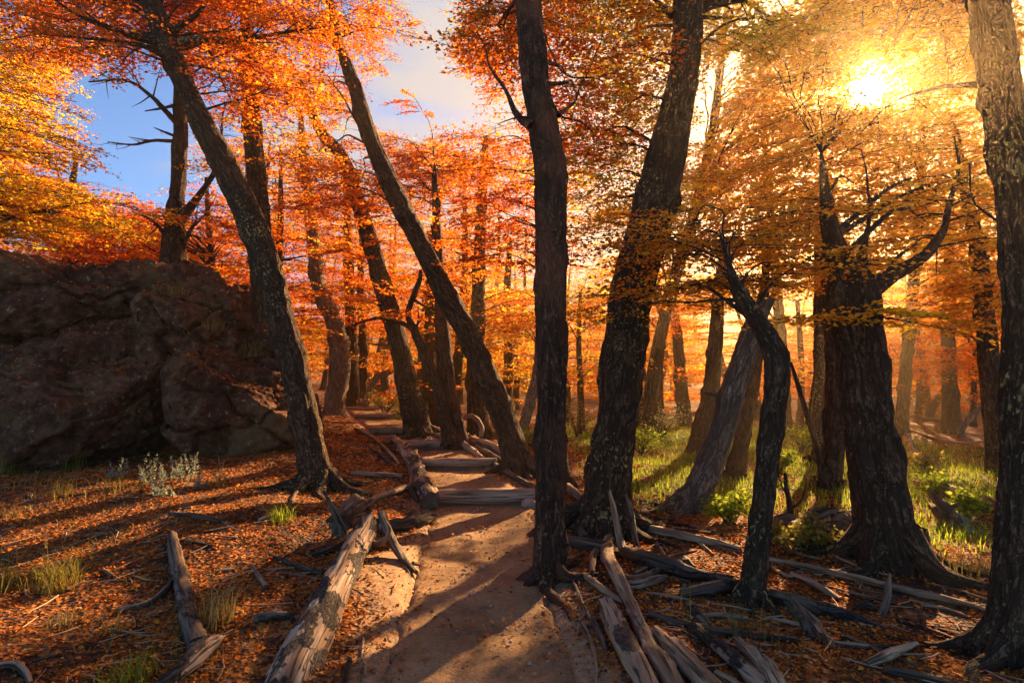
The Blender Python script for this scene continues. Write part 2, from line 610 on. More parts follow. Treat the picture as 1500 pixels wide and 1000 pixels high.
def ground_material():
    m, nt = new_mat('forest_floor')
    ob = N(nt, 'ShaderNodeTexCoord').outputs['Object']
    big = noise(nt, ob, 0.9, 5, 0.6)
    mid = noise(nt, ob, 6.0, 5, 0.65)
    vor = N(nt, 'ShaderNodeTexVoronoi', i_Scale=34.0)
    L(nt, ob, vor.inputs['Vector'])
    sep = N(nt, 'ShaderNodeSeparateColor')
    L(nt, vor.outputs['Color'], sep.inputs[0])
    lit = ramp(nt, sep.outputs[0], [(0.0, (0.030, 0.014, 0.008)), (0.3, (0.13, 0.042, 0.014)), (0.6, (0.30, 0.092, 0.022)), (0.85, (0.44, 0.16, 0.032)), (1.0, (0.30, 0.17, 0.08))])
    soil = ramp(nt, mid, [(0.3, (0.028, 0.016, 0.011)), (0.7, (0.10, 0.055, 0.035))])
    c = mixc(nt, srange(nt, math_(nt, 'MULTIPLY_ADD', mid, 0.5, math_(nt, 'MULTIPLY', big, 0.5)), 0.38, 0.58), soil, lit)
    dirt = N(nt, 'ShaderNodeAttribute', attribute_name='dirt').outputs['Fac']
    grn = N(nt, 'ShaderNodeAttribute', attribute_name='green').outputs['Fac']
    dc = ramp(nt, noise(nt, ob, 22.0, 6, 0.7), [(0.3, (0.19, 0.10, 0.048)), (0.7, (0.42, 0.255, 0.135))])
    dm = srange(nt, math_(nt, 'ADD', dirt, math_(nt, 'MULTIPLY', math_(nt, 'SUBTRACT', mid, 0.5), 0.9)), 0.35, 0.7)
    c = mixc(nt, dm, c, dc)
    gc = ramp(nt, noise(nt, ob, 15.0, 5, 0.7), [(0.3, (0.045, 0.035, 0.012)), (0.55, (0.10, 0.12, 0.02)), (0.75, (0.20, 0.20, 0.03))])
    gm = srange(nt, math_(nt, 'ADD', grn, math_(nt, 'MULTIPLY', math_(nt, 'SUBTRACT', mid, 0.5), 1.0)), 0.35, 0.75)
    c = mixc(nt, gm, c, gc)
    h = math_(nt, 'ADD', math_(nt, 'MULTIPLY', math_(nt, 'MULTIPLY', vor.outputs['Distance'], math_(nt, 'SUBTRACT', 1.0, dm)), 0.7), mid)
    surf(nt, c, 0.9, h, 0.03, 0.9, 0.15)
    return m


def path_material():
    m, nt = new_mat('trodden_earth')
    ob = N(nt, 'ShaderNodeTexCoord').outputs['Object']
    a = noise(nt, ob, 1.6, 6, 0.6)
    b = noise(nt, ob, 38.0, 6, 0.72)
    c = ramp(nt, math_(nt, 'MULTIPLY_ADD', b, 0.45, math_(nt, 'MULTIPLY', a, 0.55)), [(0.34, (0.15, 0.080, 0.038)), (0.5, (0.29, 0.160, 0.076)), (0.66, (0.43, 0.265, 0.142))])
    vor = N(nt, 'ShaderNodeTexVoronoi', i_Scale=55.0)
    L(nt, ob, vor.inputs['Vector'])
    sep = N(nt, 'ShaderNodeSeparateColor')
    L(nt, vor.outputs['Color'], sep.inputs[0])
    peb = math_(nt, 'MULTIPLY', srange(nt, sep.outputs[0], 0.90, 0.93), srange(nt, vor.outputs['Distance'], 0.42, 0.2))
    c = mixc(nt, math_(nt, 'MULTIPLY', peb, 0.55), c, mixc(nt, sep.outputs[1], (0.09, 0.055, 0.04), (0.45, 0.33, 0.25)))
    mot = srange(nt, noise(nt, ob, 3.4, 8, 0.75), 0.47, 0.66)
    c = mixc(nt, math_(nt, 'MULTIPLY', mot, 0.45), c, (0.10, 0.05, 0.032))
    h = math_(nt, 'ADD', math_(nt, 'MULTIPLY', b, 0.55), math_(nt, 'MULTIPLY', a, 1.0))
    h = math_(nt, 'ADD', h, peb)
    surf(nt, c, 0.92, h, 0.03, 1.0, 0.15)
    return m


M = dict(
    bark=bark_material('beech_bark', (0.072, 0.034, 0.018), (0.185, 0.092, 0.048), 0.25, (0.28, 0.18, 0.065)),
    bark_lichen=bark_material('lichen_bark', (0.066, 0.033, 0.018), (0.170, 0.088, 0.047), 0.66, (0.30, 0.20, 0.06)),
    bark_red=bark_material('reddish_bark', (0.065, 0.028, 0.016), (0.18, 0.078, 0.042), 0.34, (0.24, 0.17, 0.07), red=0.7),
    bark_pale=bark_material('pale_bark', (0.20, 0.13, 0.085), (0.42, 0.29, 0.20), 0.1),
    twig=bark_material('twig_bark', (0.035, 0.022, 0.016), (0.08, 0.05, 0.035), 0.1),
    wood=wood_material('weathered_wood', (0.44, 0.285, 0.175), (0.23, 0.122, 0.062), 0.12),
    wood_bark=wood_material('half_barked_wood', (0.44, 0.31, 0.215), (0.26, 0.135, 0.072), 0.5),
    wood_dark=wood_material('dark_old_wood', (0.20, 0.13, 0.085), (0.092, 0.050, 0.030), 0.35),
    wood_moss=wood_material('mossy_wood', (0.22, 0.18, 0.14), (0.10, 0.07, 0.05), 0.4, moss=0.5),
    wood_tan=wood_material('worn_step_wood', (0.46, 0.29, 0.18), (0.30, 0.17, 0.10), 0.0),
    end=endgrain_material(),
    leaf=leaf_material('autumn_leaf', 0.74),
    litter=leaf_material('fallen_leaf', 0.15),
    blade=leaf_material('grass_blade', 0.5),
    rock=rock_material(), ground=ground_material(), path=path_material(),
)

# ------------------------------------------------------------------ terrain
_PY = np.array([-20, 0, 2.9, 4.4, 7.0, 8.75, 10.1, 11.3, 13.9, 15.9, 18.1, 22, 30, 60, 200])
_PX = np.array([-.1, -.1, -.17, -.26, -.33, -.84, -1.36, -2.15, -3.3, -4.15, -5.05, -7.0, -12, -30, -60])
STEPY = [7.05, 8.8, 10.1, 11.35, 13.9, 15.9]
STEPZ = [0.13, 0.13, 0.12, 0.10, 0.08, 0.07]


def pc(y):
    y = np.asarray(y, float)
    return (np.interp(y - 0.4, _PY, _PX) + np.interp(y, _PY, _PX) + np.interp(y + 0.4, _PY, _PX)) / 3


def phw(y):
    return np.interp(y, [0, 2.9, 4.4, 7, 8.75, 10.1, 11.3, 14, 18, 30], [.5, .5, .52, .60, .56, .46, .55, .48, .42, .4])


def rise(y):
    y = np.asarray(y, float)
    return (sum(np.interp(y + d, [0, 6.6, 8.75, 10.1, 11.3, 13.9, 15.9, 18.1, 24, 40, 60], [0, 0, .14, .26, .38, .48, .55, .62, .8, 1.2, 1.5]) for d in (-.5, 0, .5))) / 3


def pathz(y):
    y = np.asarray(y, float)
    z = 0
    for s, dz in zip(STEPY, STEPZ):
        z = z + dz * 0.82 * sstep(s - 0.03, s + 0.06, y) + dz * 0.18 * sstep(s, s + 1.5, y)
    return z + np.maximum(0, y - 18) * 0.02


def height(x, y):
    x = np.asarray(x, float)
    y = np.asarray(y, float)
    d = x - pc(y)
    left = 1 - sstep(0.45, 2.6, d)
    z = rise(y) * left
    z = z + 0.20 * sstep(0.75, 2.6, -d) * sstep(3.4, 6.5, y) + 0.05 * sstep(0.5, 1.2, -d)
    z = z + 0.06 * np.exp(-((x + 1.02) / 0.35) ** 2 - ((y - 4.7) / 0.8) ** 2)
    z = z + 0.06 * sstep(0.5, 1.0, d) * (1 - sstep(6, 9, y))
    off = sstep(0.35, 1.1, np.abs(d))
    p = np.stack(np.broadcast_arrays(x, y, 0 * x), -1)
    z = z + off * (0.085 * perlin(p * 0.55 + 3) + 0.035 * perlin(p * 1.9 + 9) + 0.012 * perlin(p * 6.0))
    z = z + 0.9 * sstep(20, 60, y) * perlin(p * 0.05 + 20) + 0.030 * np.maximum(0, y - 32) + 0.15 * np.maximum(0, y - 60) + 0.008 * np.maximum(0, np.abs(x) - 18)
    mask = 1 - sstep(0.75, 1.12, np.abs(d) / phw(y))
    z = z * (1 - mask) + (pathz(y) - 0.09) * mask
    return z


def H(x, y):
    return float(height(np.array([x]), np.array([y]))[0])


def ground_hit(px, py, w=0.0, lift=0.5):
    """where the line of sight through a photograph pixel meets the ground, raised by half the thickness of a thing w pixels thick"""
    d = ray(px, py)
    Y = np.linspace(1.6, 60, 6000)
    pts = CAM + d * (Y / d[1])[:, None]
    r = w * Y / F * 0.5 * lift * 2
    below = pts[:, 2] <= height(pts[:, 0], pts[:, 1]) + r
    i = int(np.argmax(below)) if below.any() else len(Y) - 1
    return pts[i]


def green_mask(x, y):
    p = np.stack(np.broadcast_arrays(x, y, 0 * x), -1)
    g = sstep(0.9, 1.8, x) * (1 - sstep(6.5, 9, x - 0.1 * y)) * sstep(6.1, 7.4, y) * (1 - sstep(14, 19, y))
    g2 = sstep(2.8, 3.6, x) * sstep(4.6, 5.6, y) * (1 - sstep(8, 10, y))
    g = np.maximum(g, g2 * 0.8)
    g = np.maximum(g, 0.5 * sstep(14, 20, y) * (1 - sstep(45, 60, y)))
    return np.clip(g * (0.75 + 0.9 * perlin(p * 0.9 + 31)), 0, 1)


def dirt_mask(x, y):
    d = np.abs(x - pc(y)) / phw(y)
    m = 0.8 * (1 - sstep(1.0, 2.0, d))
    m = np.maximum(m, 1.0 * np.exp(-((x + 0.95) / 0.30) ** 2 - ((y - 4.6) / 0.7) ** 2))
    return m


def graded(lo, hi, n, c, k):
    t = np.linspace(-1, 1, n)
    s = np.sinh(t * k) / np.sinh(k)
    return np.where(s < 0, c + s * (c - lo), c + s * (hi - c))


gx = graded(-105, 105, 280, 0.0, 5.2)
gy = np.concatenate([np.linspace(-12, 1.5, 12, endpoint=False), 1.5 + (np.expm1(np.linspace(0, 4.4, 270)) / np.expm1(4.4)) * 118.5])
GX, GY = np.meshgrid(gx, gy)
GZ = height(GX, GY)
gmb = MB()
nx, ny = len(gx), len(gy)
ii = (np.arange(ny - 1)[:, None] * nx + np.arange(nx - 1)[None]).ravel()
gmb.add(np.stack([GX, GY, GZ], -1), q=np.stack([ii, ii + 1, ii + nx + 1, ii + nx], -1))
ground = gmb.build('ground', M['ground'], kind='structure', uv=False,
                   attrs=dict(dirt=dirt_mask(GX, GY).ravel(), green=green_mask(GX, GY).ravel()))

# path: a trodden strip with an uneven edge that dips under the litter
ys = np.concatenate([np.arange(0.5, 19, 0.025), np.arange(19, 27, 0.2)])
us = np.linspace(-1.32, 1.32, 41)
YY, UU = np.meshgrid(ys, us, indexing='ij')
XX = pc(YY) + UU * phw(YY)
pp = np.stack([XX, YY, 0 * XX], -1)
edge = 1 + 0.28 * perlin(pp * 1.5 + 2) + 0.16 * perlin(pp * 5)
prof = -0.018 - 0.16 * sstep(0.86, 1.30, np.abs(UU) * edge) + 0.022 * (np.abs(UU) ** 2) * (np.abs(UU) < 1)
ZZ = pathz(YY) + prof + 0.026 * fbm(pp * 1.5 + 5, 3) + 0.006 * fbm(pp * 8, 3) - 0.012 * np.maximum(0, perlin(pp * np.array([5.5, 3.2, 1]) + 60) - .15)
# outside the edge keep just under the surrounding ground
pmb = MB()
a, b = len(ys), len(us)
ii = (np.arange(a - 1)[:, None] * b + np.arange(b - 1)[None]).ravel()
pmb.add(np.stack([XX, YY, ZZ], -1), q=np.stack([ii, ii + 1, ii + b + 1, ii + b], -1))
path = pmb.build('path', M['path'], kind='structure', uv=False)

# ------------------------------------------------------------------ foliage machinery
PAL = dict(
    red=[(0.66, 0.085, 0.012), (0.88, 0.19, 0.014), (0.92, 0.30, 0.018)],
    orange=[(0.74, 0.11, 0.008), (0.92, 0.225, 0.011), (0.95, 0.35, 0.016)],
    gold=[(0.97, 0.31, 0.012), (0.97, 0.43, 0.016), (0.97, 0.56, 0.030)],
    amber=[(0.90, 0.25, 0.014), (0.94, 0.38, 0.020), (0.93, 0.52, 0.032)],
    yellowgreen=[(0.95, 0.44, 0.020), (0.93, 0.58, 0.030), (0.66, 0.55, 0.04)],
    mixed=[(0.90, 0.24, 0.012), (0.93, 0.48, 0.022), (0.64, 0.53, 0.034)],
)


def spray_template(seed, step=0.085):
    r = np.random.default_rng(seed)
    C, A, tw = [], [], []
    side = 1
    droop = lambda x: -0.16 * x * x

    def leaf_row(p0, d, ln, n):
        for k in range(n):
            t = (k + 0.6) / n
            s = 1 if k % 2 else -1
            ang = s * r.uniform(0.5, 1.1)
            dd = np.array([d[0] * math.cos(ang) - d[1] * math.sin(ang), d[0] * math.sin(ang) + d[1] * math.cos(ang), r.uniform(-0.25, 0.15)])
            c = p0 + d * ln * t + dd * 0.035
            c[2] += droop(c[0]) + r.normal(0, 0.018)
            C.append(c)
            A.append(dd / np.linalg.norm(dd))
    leaf_row(np.zeros(3), np.array([1.0, 0, 0]), 1.0, int(0.75 / step))
    tw.append((np.zeros(3), np.array([0.55, 0, droop(.55)]), np.array([1, 0, droop(1.0)]), 1.0))
    for x in np.arange(0.12, 0.95, 0.13):
        x += r.uniform(-0.03, 0.03)
        ang = side * r.uniform(0.65, 1.05)
        ln = (0.55 * (1 - 0.62 * x)) * r.uniform(0.75, 1.15)
        d = np.array([math.cos(ang), math.sin(ang), r.uniform(-0.08, 0.08)])
        p0 = np.array([x, 0, 0.0])
        leaf_row(p0, d, ln, max(2, int(ln / step * 1.1)))
        e = p0 + d * ln
        tw.append((p0 + [0, 0, droop(x)], (p0 + e) / 2 + [0, 0, droop((x + e[0]) / 2)], e + [0, 0, droop(e[0])], 0.6))
        side = -side
    C, A = np.array(C), np.array(A)
    nrm_ = np.stack([r.normal(0, 0.75, len(C)), r.normal(0, 0.75, len(C)), np.ones(len(C))], -1)
    B = nrmv(np.cross(nrm_, A))
    Nn = np.cross(A, B)
    return C, A, B, Nn, tw


SPRAY_NEAR = [spray_template(100 + k, 0.085) for k in range(8)]
SPRAY_FAR = [spray_template(200 + k, 0.145) for k in range(8)]

# openings in the canopy where the sky shows (photograph pixels)
GAPS = [[(120, 92), (165, 100), (215, 112), (262, 120), (275, 210), (225, 262), (165, 278), (140, 225), (132, 160)],
        [(592, -40), (695, -40), (685, 15), (662, 45), (665, 95), (700, 118), (722, 160), (690, 185), (650, 165), (612, 160), (602, 120), (622, 70), (610, 20)],
        [(1258, 84), (1304, 88), (1290, 108), (1280, 122), (1284, 148), (1268, 156), (1253, 148), (1254, 124)],
        [(1042, 90), (1088, 70), (1075, 120), (1040, 190), (1010, 200)],
        [(1100, -20), (1165, -20), (1130, 30)]]


def in_gap(pts, grow=0.0):
    px, py, _ = proj(pts)
    out = np.zeros(len(px), bool)
    for g in GAPS:
        ins = np.zeros(len(px), bool)
        j = len(g) - 1
        for i in range(len(g)):
            xi, yi = g[i]
            xj, yj = g[j]
            ins ^= ((yi > py) != (yj > py)) & (px < (xj - xi) * (py - yi) / (yj - yi + 1e-9) + xi)
            j = i
        out |= ins
    return out


# spots on the ground (photograph pixels, radius in metres) that the low sun reaches through holes in the canopy
SUNSPOTS = [(705, 968, .13), (640, 1000, .13), (745, 940, .12), (545, 858, .26), (575, 880, .16), (500, 800, .2), (690, 800, .16), (725, 775, .16), (640, 770, .14), (700, 712, .28), (665, 672, .35), (640, 648, .4), (570, 626, .5),
            (240, 700, .42), (180, 705, .3), (300, 712, .25), (385, 850, .2), (100, 705, .3), (310, 772, .2), (420, 770, .2), (120, 800, .22), (50, 860, .2), (200, 950, .12), (330, 880, .12),
            (940, 680, .7), (1030, 690, .55), (1160, 690, .6), (1250, 740, .3), (960, 630, .6), (860, 660, .35), (1400, 790, .35), (1430, 740, .3), (1090, 640, .5), (1370, 895, .2), (1395, 905, .16), (1050, 830, .3), (1200, 790, .3), (1330, 968, .12),
            (1060, 770, .25), (930, 800, .2), (1000, 960, .1), (890, 640, .5), (1000, 720, .3), (1120, 720, .3), (1200, 650, .7), (1420, 700, .4), (1130, 610, .9), (920, 600, .8)]
_sp = None


def sun_clear(pos):
    global _sp
    if _sp is None:
        _sp = [(ground_hit(x, y), r) for x, y, r in SUNSPOTS]
        _sp += [(P(x, y, Y), r) for x, y, Y, r in ((345, 500, 7.3, .35), (400, 440, 7.2, .25), (450, 560, 7.1, .3), (470, 660, 7.0, .25), (300, 420, 7.6, .3), (330, 230, 7.2, .3), (560, 420, 11, .4), (600, 330, 8.8, .3), (650, 430, 8.8, .25), (80, 200, 8.5, .8), (60, 320, 8.5, .6), (350, 120, 7.5, .6), (540, 90, 9.5, .7), (720, 90, 7, .5))]
    bad = np.zeros(len(pos), bool)
    for c, r in _sp:
        d = pos - c
        t = d @ SUN
        dist = np.linalg.norm(d - t[:, None] * SUN, axis=1)
        bad |= (dist < r + 0.10) & (t > 0.9)
    return bad


class Crown:
    def __init__(self, palette, leaf=0.042, size=0.46, far=False, keep_gaps=True, seed=1, dens=1.0):
        self.pal = np.array(PAL[palette])
        self.leaf, self.size, self.far, self.keep, self.dens = leaf, size, far, keep_gaps, dens
        self.pos, self.dir, self.tw = [], [], MB()
        self.r = np.random.default_rng(seed)
        self.limbs = []
        self.exempt = []
        self.ex_end = []

    def spray(self, p, d):
        self.pos.append(np.asarray(p, float))
        self.dir.append(np.asarray(d, float))

    def limb(self, pts, r0, bare=0.35, sec=0.55, as_part=True, gap=0.17, drop=False, exempt=False):
        """a limb with horizontal side branches that carry flat leaf sprays"""
        r = self.r
        rads = np.maximum(0.006, r0 * (1 - 0.92 * np.linspace(0, 1, len(pts)) ** 0.6))
        p, rr, s = spline(pts, rads, 0.12)
        # small kinks
        k = np.linspace(0, 1, len(p))[:, None]
        p = p + (np.stack([perlin(p * 1.5 + 3.1), perlin(p * 1.5 + 8.7), 0.6 * perlin(p * 1.5 + 14.9)], -1)) * 0.08 * np.sin(k * np.pi)
        i0 = len(self.pos)
        if exempt:
            self.exempt.append(i0)
        if as_part and r0 > 0.013:
            self.limbs.append([p, rr, i0, 0, drop])
        else:
            twig(self.tw, p, rr, 4)
        Ltot = s[-1]
        side = 1 if r.random() < 0.5 else -1
        t = bare * Ltot
        while t < Ltot:
            i = min(len(p) - 2, int(np.searchsorted(s, t)))
            d = p[i + 1] - p[i]
            d = nrmv(np.array([d[0], d[1], d[2] * 0.25]))
            ang = side * r.uniform(0.6, 1.25)
            ca, sa = math.cos(ang), math.sin(ang)
            dd = nrmv(np.array([d[0] * ca - d[1] * sa, d[0] * sa + d[1] * ca, d[2] + r.uniform(-0.10, 0.22)]))
            ln = sec * (1.15 - 0.6 * t / Ltot) * r.uniform(0.6, 1.3)
            self.side_branch(p[i], dd, ln, min(0.5 * rr[i], 0.012))
            side = -side
            t += gap * r.uniform(0.7, 1.3) / self.dens
        e = nrmv(p[-1] - p[-2])
        self.spray(p[-1], nrmv(e * [1, 1, 0.3]))
        if exempt:
            self.ex_end.append(len(self.pos))
        if self.limbs:
            self.limbs[-1][3] = len(self.pos) if self.limbs[-1][2] == i0 else self.limbs[-1][3]

    def side_branch(self, p0, d, ln, r0):
        r = self.r
        m = p0 + d * ln * 0.5 + [0, 0, 0.04 * ln]
        e = p0 + d * ln + [0, 0, -0.02 * ln]
        twig(self.tw, [p0, m, e], [r0, r0 * 0.7, 0.003], 3)
        n = max(1, int(ln / (self.size * 0.40)))
        s = 1 if r.random() < 0.5 else -1
        for k in range(n):
            t = (k + 0.5) / n
            a = s * r.uniform(0.5, 1.1)
            dd = np.array([d[0] * math.cos(a) - d[1] * math.sin(a), d[0] * math.sin(a) + d[1] * math.cos(a), d[2] * 0.5])
            self.spray(p0 + (e - p0) * t, nrmv(dd))
            s = -s
        self.spray(e, nrmv(d * [1, 1, 0.4]))

    def build(self, parent, origin, leafmat, twigmat, limbmat):
        origin = np.asarray(origin, float)
        r = self.r
        if self.pos and self.keep:
            pa, da = np.array(self.pos), np.array(self.dir)
            okall = ~(in_gap(pa) | in_gap(pa + da * self.size * 0.6) | sun_clear(pa + da * self.size * 0.4))
            for e0, e1 in zip(self.exempt, self.ex_end):
                okall[e0:e1] = ~in_gap(pa[e0:e1])
        else:
            okall = np.ones(len(self.pos), bool)
        for (p, rr, i0, i1, drop) in self.limbs:
            if drop and i1 > i0 and okall[i0:i1].mean() < 0.5:
                okall[i0:i1] = False
                continue
            mb = MB()
            tube(mb, p, rr, 6, 0.13, rough=0.18, seed=int(r.integers(1000)), cap=(False, True))
            mb.build('limb', limbmat, parent, origin)
        if not self.pos:
            if self.tw.n:
                self.tw.build('twigs', twigmat, parent, origin, kind='stuff')
            return
        pos, dr = np.array(self.pos), np.array(self.dir)
        pos, dr = pos[okall], dr[okall]
        S = len(pos)
        f = nrmv(dr + r.normal(0, 0.10, (S, 3)) * [1, 1, 0.8])
        upv = nrmv(np.stack([r.normal(0, 0.16, S), r.normal(0, 0.16, S), np.ones(S)], -1))
        lat = nrmv(np.cross(upv, f))
        upv = np.cross(f, lat)
        sc = self.size * r.uniform(0.7, 1.25, S)
        tone = np.clip(0.5 + 0.30 * r.normal(size=S) + 0.35 * perlin(pos * 0.8 + 11), 0, 1)
        which = r.integers(0, 8, S)
        lmb = MB()
        T = SPRAY_FAR if self.far else SPRAY_NEAR
        for k in range(8):
            idx = np.where(which == k)[0]
            if not len(idx):
                continue
            C, A, B, Nn, tw = T[k]
            Rm = np.stack([f[idx], lat[idx], upv[idx]], 1)            # rows = local axes
            c = np.einsum('li,sij->slj', C, Rm) * sc[idx][:, None, None] + pos[idx][:, None]
            A_ = np.einsum('li,sij->slj', A, Rm)
            B_ = np.einsum('li,sij->slj', B, Rm)
            N_ = np.einsum('li,sij->slj', Nn, Rm)
            ll = self.leaf * np.clip(np.exp(r.normal(0, 0.32, c.shape[:2])), 0.45, 1.7)[..., None]
            v = np.stack([c - A_ * ll * 0.5, c + B_ * ll * 0.36 + N_ * ll * 0.12 - A_ * ll * 0.05, c + A_ * ll * 0.55 - N_ * ll * 0.08, c - B_ * ll * 0.36 + N_ * ll * 0.12 - A_ * ll * 0.05], 2)
            keep = r.random(c.shape[:2]) < 0.93
            v = v[keep]
            t = np.clip(tone[idx][:, None] + r.normal(0, 0.17, c.shape[:2]), 0, 1)[keep] * (len(self.pal) - 1)
            lo = np.minimum(t.astype(int), len(self.pal) - 2)
            col = self.pal[lo] * (1 - (t - lo))[:, None] + self.pal[lo + 1] * (t - lo)[:, None]
            col = col * r.uniform(0.72, 1.08, len(col))[:, None]
            col = np.concatenate([col, np.ones((len(col), 1))], 1)
            n = len(v)
            lmb.add(v.reshape(-1, 3), q=np.arange(n * 4).reshape(-1, 4), c=np.repeat(col, 4, 0))
            tws = tw[:1] if self.far else tw[:1] + tw[1::2]
            for (q0, q1, q2, w) in tws:
                loc = np.array([q0, q2] if (w < 1 or self.far) else [q0, q1, q2])
                g = np.einsum('li,sij->slj', loc, Rm) * sc[idx][:, None, None] + pos[idx][:, None]
                twig_batch(self.tw, g, [0.0028, 0.0012] if len(loc) == 2 else [0.0045, 0.003, 0.0015], 3)
        global LEAVES
        LEAVES += lmb.n // 4
        lmb.build('crown', leafmat, parent, origin, kind='stuff', smooth=False, uv=False, col=True)
        self.tw.build('twigs', twigmat, parent, origin, kind='stuff', uv=True)


LEAVES = 0
TREES = []           # (name for labels, px at base, Y)


def trunk_points(spec, Y0, Y1):
    """photograph pixels (x, y, width) along a trunk, from its base at depth Y0 to its top at depth Y1"""
    ys_ = np.array([p[1] for p in spec], float)
    f = (ys_[0] - ys_) / max(1.0, (ys_[0] - ys_[-1]))
    pts, rad = [], []
    for (px, py, w), t in zip(spec, f):
        Y = Y0 + (Y1 - Y0) * t
        pts.append(P(px, py, Y))
        rad.append(w * Y / F / 2 * math.cos(math.atan((px - 750) / F)))
    return np.array(pts), np.array(rad)


def make_tree(label, spec, Y=None, dy=0.0, mat='bark', flare=0.5, flare_h=0.28, rough=0.16, seg=28, step=0.05, fills=(), limbs=(), stubs=(), pal='orange',
              leaf=0.042, size=0.46, auto=None, seed=1, keep_gaps=True, ws=1.0, roots=0, root_len=1.0, cat='tree', name='beech_tree', group=None, far=False, sink=0.12, broken=0.0, down=None, dens=1.0, knots=0.5, capmat=None):
    if Y is None:
        Y = ground_hit(spec[0][0], spec[0][1])[1]
    pts, rad = trunk_points(spec, Y, Y + dy)
    rad = rad * ws
    base = pts[0].copy()
    if down is not None:           # the foot is hidden: carry the trunk on down to where it stands
        foot = np.array([base[0] + down[0], base[1] + down[1], H(base[0], base[1]) if down[2] is None else base[2] + down[2]])
        pts = np.vstack([foot, pts])
        rad = np.concatenate([[rad[0] * 1.1], rad])
        base = foot
    pts = np.vstack([pts[0] - (pts[1] - pts[0]) / np.linalg.norm(pts[1] - pts[0]) * sink, pts])
    rad = np.concatenate([[rad[0]], rad])
    t = empty(name, base, label, cat, group)
    TREES.append((label, base[0], base[1]))
    mb = MB()
    tp, tr = tube(mb, pts, rad, seg, step, rough=rough, rfreq=(3.2, 0.55), flare=flare, flare_h=flare_h, seed=seed, jag=(0, broken), cap=(False, True), knots=knots, capmat=1)
    mb.build('trunk', [M[mat], M['end']], t, base)
    cr = Crown(pal, leaf, size, far, keep_gaps, seed * 13 + 5, dens)
    r = cr.r
    for k in range(roots):         # roots that grip the soil around the foot
        az = 2 * math.pi * (k + r.uniform(-.3, .3)) / roots + seed
        r1 = rad[0]
        ln = root_len * r1 * r.uniform(3.0, 6.0)
        rp, rr_ = [], []
        for u in (0.0, 0.25, 0.5, 0.75, 1.0):
            dst = r1 * 0.55 + u * ln
            a2 = az + 0.5 * perlin(np.array([[u * 1.7 + k, seed * 1.3, 0.5]]))[0]
            x_, y_ = base[0] + math.cos(a2) * dst, base[1] + math.sin(a2) * dst
            rr_.append(r1 * 0.42 * (1 - u) ** 0.8 + 0.010)
            rp.append([x_, y_, H(x_, y_) + (r1 * 0.9 * (1 - u) ** 5 if u < .5 else 0) + rr_[-1] * (0.35 - 0.9 * u)])
        m3 = MB()
        tube(m3, rp, rr_, 14, 0.04, rough=0.25, rfreq=(2.2, .6), seed=seed * 3 + k, cap=(False, True), knots=.6)
        m3.build('surface_root', M[mat], t, base)
    for lm in limbs:               # explicit limbs: list of (px, py, Y), start width in pixels, leafy?
        lp = [P(*q) for q in lm['p']]
        r0 = lm.get('w', 10) * lm['p'][0][2] / F / 2
        if lm.get('dead'):
            rads = np.linspace(r0, r0 * 0.25, len(lp))
            m2 = MB()
            tube(m2, lp, rads, 8, 0.06, rough=0.25, seed=int(r.integers(999)), cap=(False, True))
            tot = np.linalg.norm(np.diff(lp, axis=0), axis=1).sum()
            for k in range(lm.get('tw', 5)):
                q, rr, s = spline(lp, rads, 0.05)
                i = int(len(q) * r.uniform(0.25, 0.95))
                d = nrmv(nrmv(q[min(i + 1, len(q) - 1)] - q[i - 1]) + r.normal(0, 0.6, 3))
                ln = tot * r.uniform(0.15, 0.4)
                mid = q[i] + d * ln * 0.5 + r.normal(0, 0.04, 3) * ln
                twig(m2, [q[i], mid, q[i] + d * ln + [0, 0, 0.06 * ln]], [rr[i] * 0.5, rr[i] * 0.35, 0.002], 4)
            m2.build('dead_limb', M[lm.get('mat', mat)], t, base)
        else:
            cr.limb(lp, r0, lm.get('bare', 0.35), lm.get('sec', 0.55), exempt=True)
    zs = tp[:, 2]
    for (x0, y0, x1, y1, Ya, Yb, n) in fills:
        for k in range(n):
            # spread the targets evenly over the stretch of canopy
            fx, fy = (k * 0.6180339 + r.random() * 0.25) % 1, (k * 0.7548776 + r.random() * 0.25) % 1
            tgt = P(x0 + (x1 - x0) * fx, y0 + (y1 - y0) * fy, r.uniform(Ya, Yb))
            if (keep_gaps and in_gap(tgt[None])[0]) or sun_clear(tgt[None])[0]:
                continue
            hd = np.linalg.norm(tp[:, :2] - tgt[:2], axis=1)
            want = tgt[2] - 0.22 * hd
            i = int(np.argmin(np.abs(zs - want) + (zs < base[2] + 1.3) * 5))
            a = tp[i]
            dvec = tgt - a
            m1_ = a + dvec * 0.38 + [0, 0, 0.10 * np.linalg.norm(dvec)] + r.normal(0, 0.04, 3) * np.linalg.norm(dvec)
            m2_ = a + dvec * 0.72 + [0, 0, 0.09 * np.linalg.norm(dvec)] + r.normal(0, 0.04, 3) * np.linalg.norm(dvec)
            ln = np.linalg.norm(dvec)
            if sun_clear(np.array([a + dvec * 0.5, m2_])).any() or (keep_gaps and in_gap(np.array([m2_]))[0]):
                continue
            cr.limb([a, m1_, m2_, tgt], min(tr[i] * 0.40, 0.009 + 0.006 * ln), bare=max(0.25, 1 - 1.5 / max(ln, 0.1)) if ln > 2.2 else 0.3, sec=0.55, drop=True)
